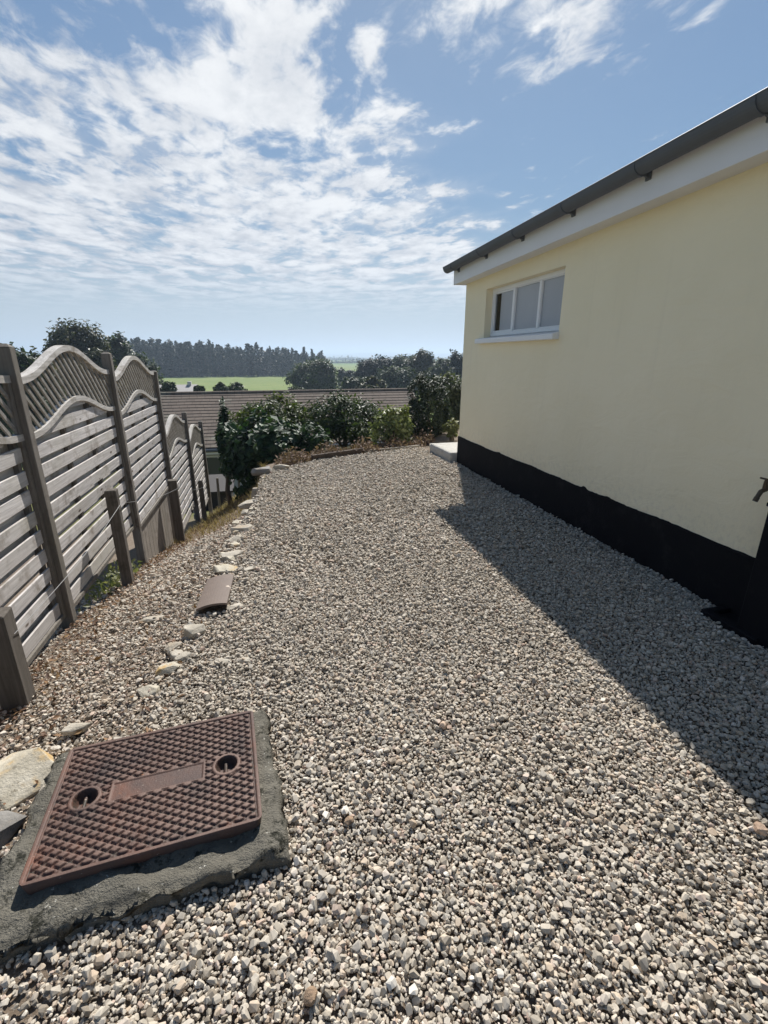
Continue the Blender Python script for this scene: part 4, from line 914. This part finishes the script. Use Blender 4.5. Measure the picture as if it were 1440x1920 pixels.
# ------------------------------------------------------------------ neighbours' houses down the slope
def build_neighbours():
    # long bungalow, brown tiles
    x0, x1 = -5.4, 6.6; yr, zr = 21.7, 0.06; ye, ze = 17.9, -1.60
    h = empty('neighbour_bungalow', ((x0+x1)/2, yr, -5.0)); tag(h, 'long low bungalow with a brown tiled roof down the slope', 'house'); off = Vector(h.location)
    def part(mb, nm, m, p=None, **kw):
        mb.v = [tuple(Vector(q)-off) for q in mb.v]; return mb.obj(nm, m, p or h, **kw)
    sl = math.hypot(yr-ye, zr-ze); d = Vector((0, (yr-ye)/sl, (zr-ze)/sl)); nrm = Vector((0, -d.z, d.y))
    deck = MB(); deck.prism([(ye, ze-0.06), (yr, zr-0.06), (2*yr-ye, ze-0.06), (2*yr-ye, ze-0.16), (yr, zr-0.18), (ye, ze-0.16)], x0+0.05, x1-0.05, 'x'); rf = part(deck, 'roof', M['rooftile'])
    n = 17; cl = sl/n
    for k in range(n):                                      # each course laps the one below
        a = Vector((0, ye, ze))+d*(k*cl); b = a+d*(cl*1.12); lift = nrm*0.032
        mb = MB(); a1 = a+lift; b1 = b+nrm*0.012
        jx = random.uniform(-.01, .01)
        mb.add([(x0+jx, a.y, a.z), (x1+jx, a.y, a.z), (x1+jx, a1.y, a1.z), (x0+jx, a1.y, a1.z), (x1+jx, b1.y, b1.z), (x0+jx, b1.y, b1.z)], [(0, 1, 2, 3), (3, 2, 4, 5)])
        part(mb, 'tile_course', M['rooftile'], rf, recalc=False).location = Vector((0, 0, 0))
    back = MB(); back.add([(x0, 2*yr-ye, ze), (x1, 2*yr-ye, ze), (x1, yr, zr), (x0, yr, zr)], [(0, 1, 2, 3)]); part(back, 'rear_slope', M['rooftile'], rf)
    part(MB().tube([(x0, yr, zr-0.01), (x1, yr, zr-0.01)], 0.10, 8), 'ridge', M['rooftile'], rf)
    part(MB().box(x0+0.25, x1-0.25, ye+0.45, 2*yr-ye-0.45, -6.2, ze-0.05), 'wall', M['housewall'])
    part(MB().box(x0, x1, ye+0.02, ye+0.05, ze-0.24, ze-0.03), 'fascia', M['upvc']); part(MB().tube([(x0, ye-0.04, ze-0.08), (x1, ye-0.04, ze-0.08)], 0.055, 8), 'gutter', M['gutter'])
    for xa, xb in ((-3.4, -1.55), (0.6, 2.2), (3.8, 5.2)):
        w = part(MB().box(xa, xb, ye+0.38, ye+0.449, -3.0, -1.95), 'window', M['upvc'])
        xm = (xa+xb)/2
        for p, q in ((xa+0.06, xm-0.04), (xm+0.04, xb-0.06)): part(MB().box(p, q, ye+0.36, ye+0.378, -2.93, -2.02), 'pane', M['glass_dark'], w)
    # garden shed roof / dark panel below the bungalow's window
    s = empty('garden_shed', (-1.62, 13.6, -3.2)); tag(s, 'small dark garden shed before the bungalow, beside the dark shrub', 'shed')
    MB().box(-0.45, 0.45, -0.5, 0.5, 0.0, 1.22).obj('wall', M['shed'], s); MB().prism([(-0.62, 1.23), (0.62, 1.42), (0.62, 1.47), (-0.62, 1.28)], -0.55, 0.55, 'x').obj('roof', M['shed'], s)
    # grey-roofed house further off
    p = at(338, 736, 46); h2 = empty('grey_roofed_house', (p.x, p.y, -6.0)); tag(h2, 'small house with a pale grey roof beyond the brown roof', 'house')
    zt = at(338, 721, 46).z+6.0; ze2 = at(338, 737, 46).z+6.0
    MB().prism([(-2.6, ze2-0.3), (0, zt), (2.6, ze2-0.3), (2.6, ze2-0.42), (0, zt-0.14), (-2.6, ze2-0.42)], -1.9, 1.5, 'x').obj('roof', M['grey_roof'], h2)
    MB().prism([(-2.3, -1.0), (-2.3, ze2-0.35), (0, zt-0.16), (2.3, ze2-0.35), (2.3, -1.0)], -1.7, 1.3, 'x').obj('wall', M['housewall'], h2)
    MB().box(0.7, 1.0, -0.2, 0.2, zt-0.5, zt+0.25).obj('chimney', M['housewall'], h2)
    MB().box(-1.0, 0.2, -2.36, -2.302, 0.2, 1.3).obj('window', M['glass_dark'], h2)
M['glass_dark'] = m_simple('dark_reflecting_glass', (0.05, 0.06, 0.07), 0.08)
build_neighbours()

# ------------------------------------------------------------------ trees of the view
def tree_at(label, px, y_top, width_px, dist, leafm, seed, nclump, per, size, group=None, name='tree', crown_frac=0.75, fill=0.45, clump=0.28, aspect=0.6, ground=None, rz_cap=9.0):
    top = at(px, y_top, dist); g = float(ground_z(top.x, top.y)) if ground is None else ground; H = top.z-g; w = width_px/940*dist/2; crown_frac = min(crown_frac, rz_cap*2*w/H)
    return plant(name, label, 'tree', (top.x, top.y, g), H, (w, w*0.9, H*crown_frac/2), leafm, nclump, per, size, seed, trunk_r=H*0.022, group=group, part='crown', trunk='trunk', clump=clump, fill=fill, aspect=aspect, bottom=-0.9)
def build_trees():
    tree_at('big round broadleaf tree rising above the fence at the left', 134, 606, 104, 62, 'lf_oak', 21, 460, 60, 0.18, name='broadleaf_tree', crown_frac=0.85, fill=0.6)
    tree_at('dark uneven tree right of the big round tree', 212, 628, 58, 74, 'lf_shrub', 22, 240, 50, 0.21, name='broadleaf_tree')
    G = 'trees behind the fence at the left'
    for k, (px, yt, w, d, lab) in enumerate(((14, 640, 70, 44, 'low dark tree showing over the nearest fence post'), (58, 650, 70, 50, 'low dark tree left of the big round tree'), (-45, 636, 80, 40, 'dark tree at the left edge behind the nearest panel'), (172, 660, 80, 58, 'lower dark tree under the big round tree, behind the lattice'), (262, 664, 60, 66, 'small dark tree behind the second lattice wave'))):
        tree_at(lab, px, yt, w, d, 'lf_oak' if k % 2 else 'lf_shrub', 23+k, 220, 50, 0.17, group=G, name='broadleaf_tree', crown_frac=0.9)
    tree_at('rounded grey-green tree beside the green field, above the roof ridge', 587, 675, 100, 92, 'lf_shrub', 34, 320, 50, 0.22, name='broadleaf_tree', crown_frac=0.92)
    tree_at('small dark conifer between the far field and the right-hand trees', 648, 692, 40, 120, 'lf_pine', 35, 120, 44, 0.24, name='conifer_tree', crown_frac=0.95)
    G2 = 'trees on the right beyond the roof'
    for k, (px, yt, w, d, lf, lab) in enumerate(((690, 672, 58, 100, 'lf_pine', 'leftmost dark tree of the right-hand group'), (722, 667, 58, 104, 'lf_pine', 'dark rounded tree second in the right-hand group'), (758, 662, 58, 98, 'lf_shrub', 'dark tree third in the right-hand group'),
                                          (795, 652, 60, 96, 'lf_oak', 'tallest tree of the right-hand group'), (832, 668, 60, 88, 'lf_greygreen', 'pale tree of the right-hand group, above the conifer'), (858, 660, 60, 90, 'lf_pine', 'dark tree touching the house corner'), (742, 688, 90, 82, 'lf_shrub', 'lower tree in front of the right-hand group'), (900, 655, 60, 86, 'lf_shrub', 'tree behind the house corner'), (668, 704, 62, 70, 'lf_shrub', 'low bushy tree just above the ridge, right of the far field'), (700, 708, 70, 60, 'lf_oak', 'low brownish tree just above the ridge at its right end'))):
        tree_at(lab, px, yt, w, d, lf, 40+k, 230, 50, 0.22, group=G2, name='broadleaf_tree', crown_frac=0.92)
    # the pine wood across the field: single trees along its edge
    protos = []
    for k in range(6):
        t = empty('pine_tree', (0, 0, 0)); H = 15.0; rr = np.random.default_rng(70+k)
        V = []; F = []; T = []; nb = 0
        for lv in range(16):
            z = H*(0.04+0.96*lv/15.0); r = (1-((lv-3)/13.0)**(2, 4, 6)[k % 3] if lv > 3 else 0.75+0.08*lv)*rr.uniform(1.7, 3.0); r = max(r, 0.5)
            m_ = 46; C = np.stack([rr.normal(0, r*0.55, m_), rr.normal(0, r*0.55, m_), z+rr.normal(0, 0.45, m_)], -1)
            v, f, tt = leaves(C, np.tile([0, 0, 1.0], (m_, 1))+rr.normal(0, .5, (m_, 3)), 0.50, 0.6, rr.random(m_), 0.6, seed=k*31+lv); V.append(v); F.append(f+nb); T.append(tt); nb += len(v)
        leaf_obj('crown', np.vstack(V), np.vstack(F), np.concatenate(T), M['lf_pine'], t); mb = MB(); mb.tube([(0, 0, -0.5), (0.1, 0, H*0.5), (0, 0.1, H*0.96)], [0.26, 0.18, 0.04], 6); mb.obj('trunk', M['bark'], t); protos.append(t)
    used = set(); n = 0
    for row in range(3):
        for k in range(44):
            px = 225+k*8.8+random.uniform(-3, 3)+row*3; d = 238+row*14+random.uniform(-3, 3)-(px-300)*0.02
            yt = np.interp(px, [225, 300, 340, 400, 440, 500, 560, 600, 620], [640, 646, 645, 650, 655, 658, 662, 664, 672])+random.gauss(0, 4.0)+row*1.0
            top = at(px, float(yt), d); s = (top.z+7.2)/15.0
            i = random.randrange(6); src = protos[i]; o = src if i not in used else copy_tree(src); used.add(i)
            o.location = (top.x, top.y, -7.2); o.scale = (s*random.uniform(0.8, 1.15),)*2+(s,); o.rotation_euler = (0, 0, random.uniform(0, 6.28)); tag(o, 'dark pine in the wood across the green field', 'tree', 'pines of the wood across the field'); n += 1
    for i, p in enumerate(protos):
        if i not in used: bpy.data.objects.remove(p)
    # hedges and single bushes on the pasture
    for k, (px, yt, w, d, lab) in enumerate(((412, 718, 26, 48, 'left of two small bushes showing above the brown roof'), (441, 717, 34, 50, 'right of two small bushes showing above the brown roof'), (315, 716, 28, 45, 'small bush left of the pale grey roof'), (555, 722, 40, 55, 'low bush at the right end of the green field'), (372, 722, 18, 43, 'tiny bush at the right end of the pale grey roof'))):
        tree_at(lab, px, yt, w, d, 'lf_shrub', 120+k, 90, 40, 0.10, group='bushes beyond the brown roof', name='field_bush', crown_frac=0.98, rz_cap=0.9)
    for lab, d, a0, a1, hh, sd_ in (('dark hedgerow crossing the far field', 330, -4, 8, 2.2, 131), ('far hedgerow along the pale distant fields', 640, -10, 12, 4.0, 132), ('farthest hedgerow below the hills', 1100, -14, 16, 5.0, 133), ('line of trees on the plain before the hills', 1900, -20, 22, 8.0, 134)):
        n = 2600; rr = np.random.default_rng(sd_); a = np.radians(rr.uniform(a0, a1, n)); q = d*(1+0.02*np.sin(a*9+sd_))+rr.normal(0, hh*0.4, n)
        z = -7.2+np.abs(rr.normal(0, 0.5, n))*hh*(0.7+0.5*np.sin(a*60+sd_)*np.sin(a*23)); C = np.stack([np.sin(a)*q, np.cos(a)*q, z], -1)
        V, F, T = leaves(C, np.tile([0, -0.5, 0.8], (n, 1)), d*0.0016+0.25, 0.6, rr.random(n), 0.6, seed=sd_); o = leaf_obj('hedgerow', V, F, T, M['lf_shrub']); kind(o, 'stuff'); tag(o, lab, 'hedge')
build_trees()

# ------------------------------------------------------------------ air
def build_haze():
    m = bpy.data.materials.new('haze_air'); m.use_nodes = True; t = NT(m.node_tree); t.n.clear()
    o = t.add('ShaderNodeOutputMaterial'); v = t.add('ShaderNodeVolumePrincipled')
    v.inputs['Color'].default_value = (0.66, 0.82, 1.0, 1); v.inputs['Density'].default_value = 0.00058; v.inputs['Anisotropy'].default_value = 0.35
    t.l.new(v.outputs[0], o.inputs['Volume'])
    h = MB().box(-7500, 7500, -400, 9500, -12, 60).obj('haze', m); kind(h, 'stuff'); tag(h, 'thin pale haze in the air over the valley', 'haze')
build_haze()
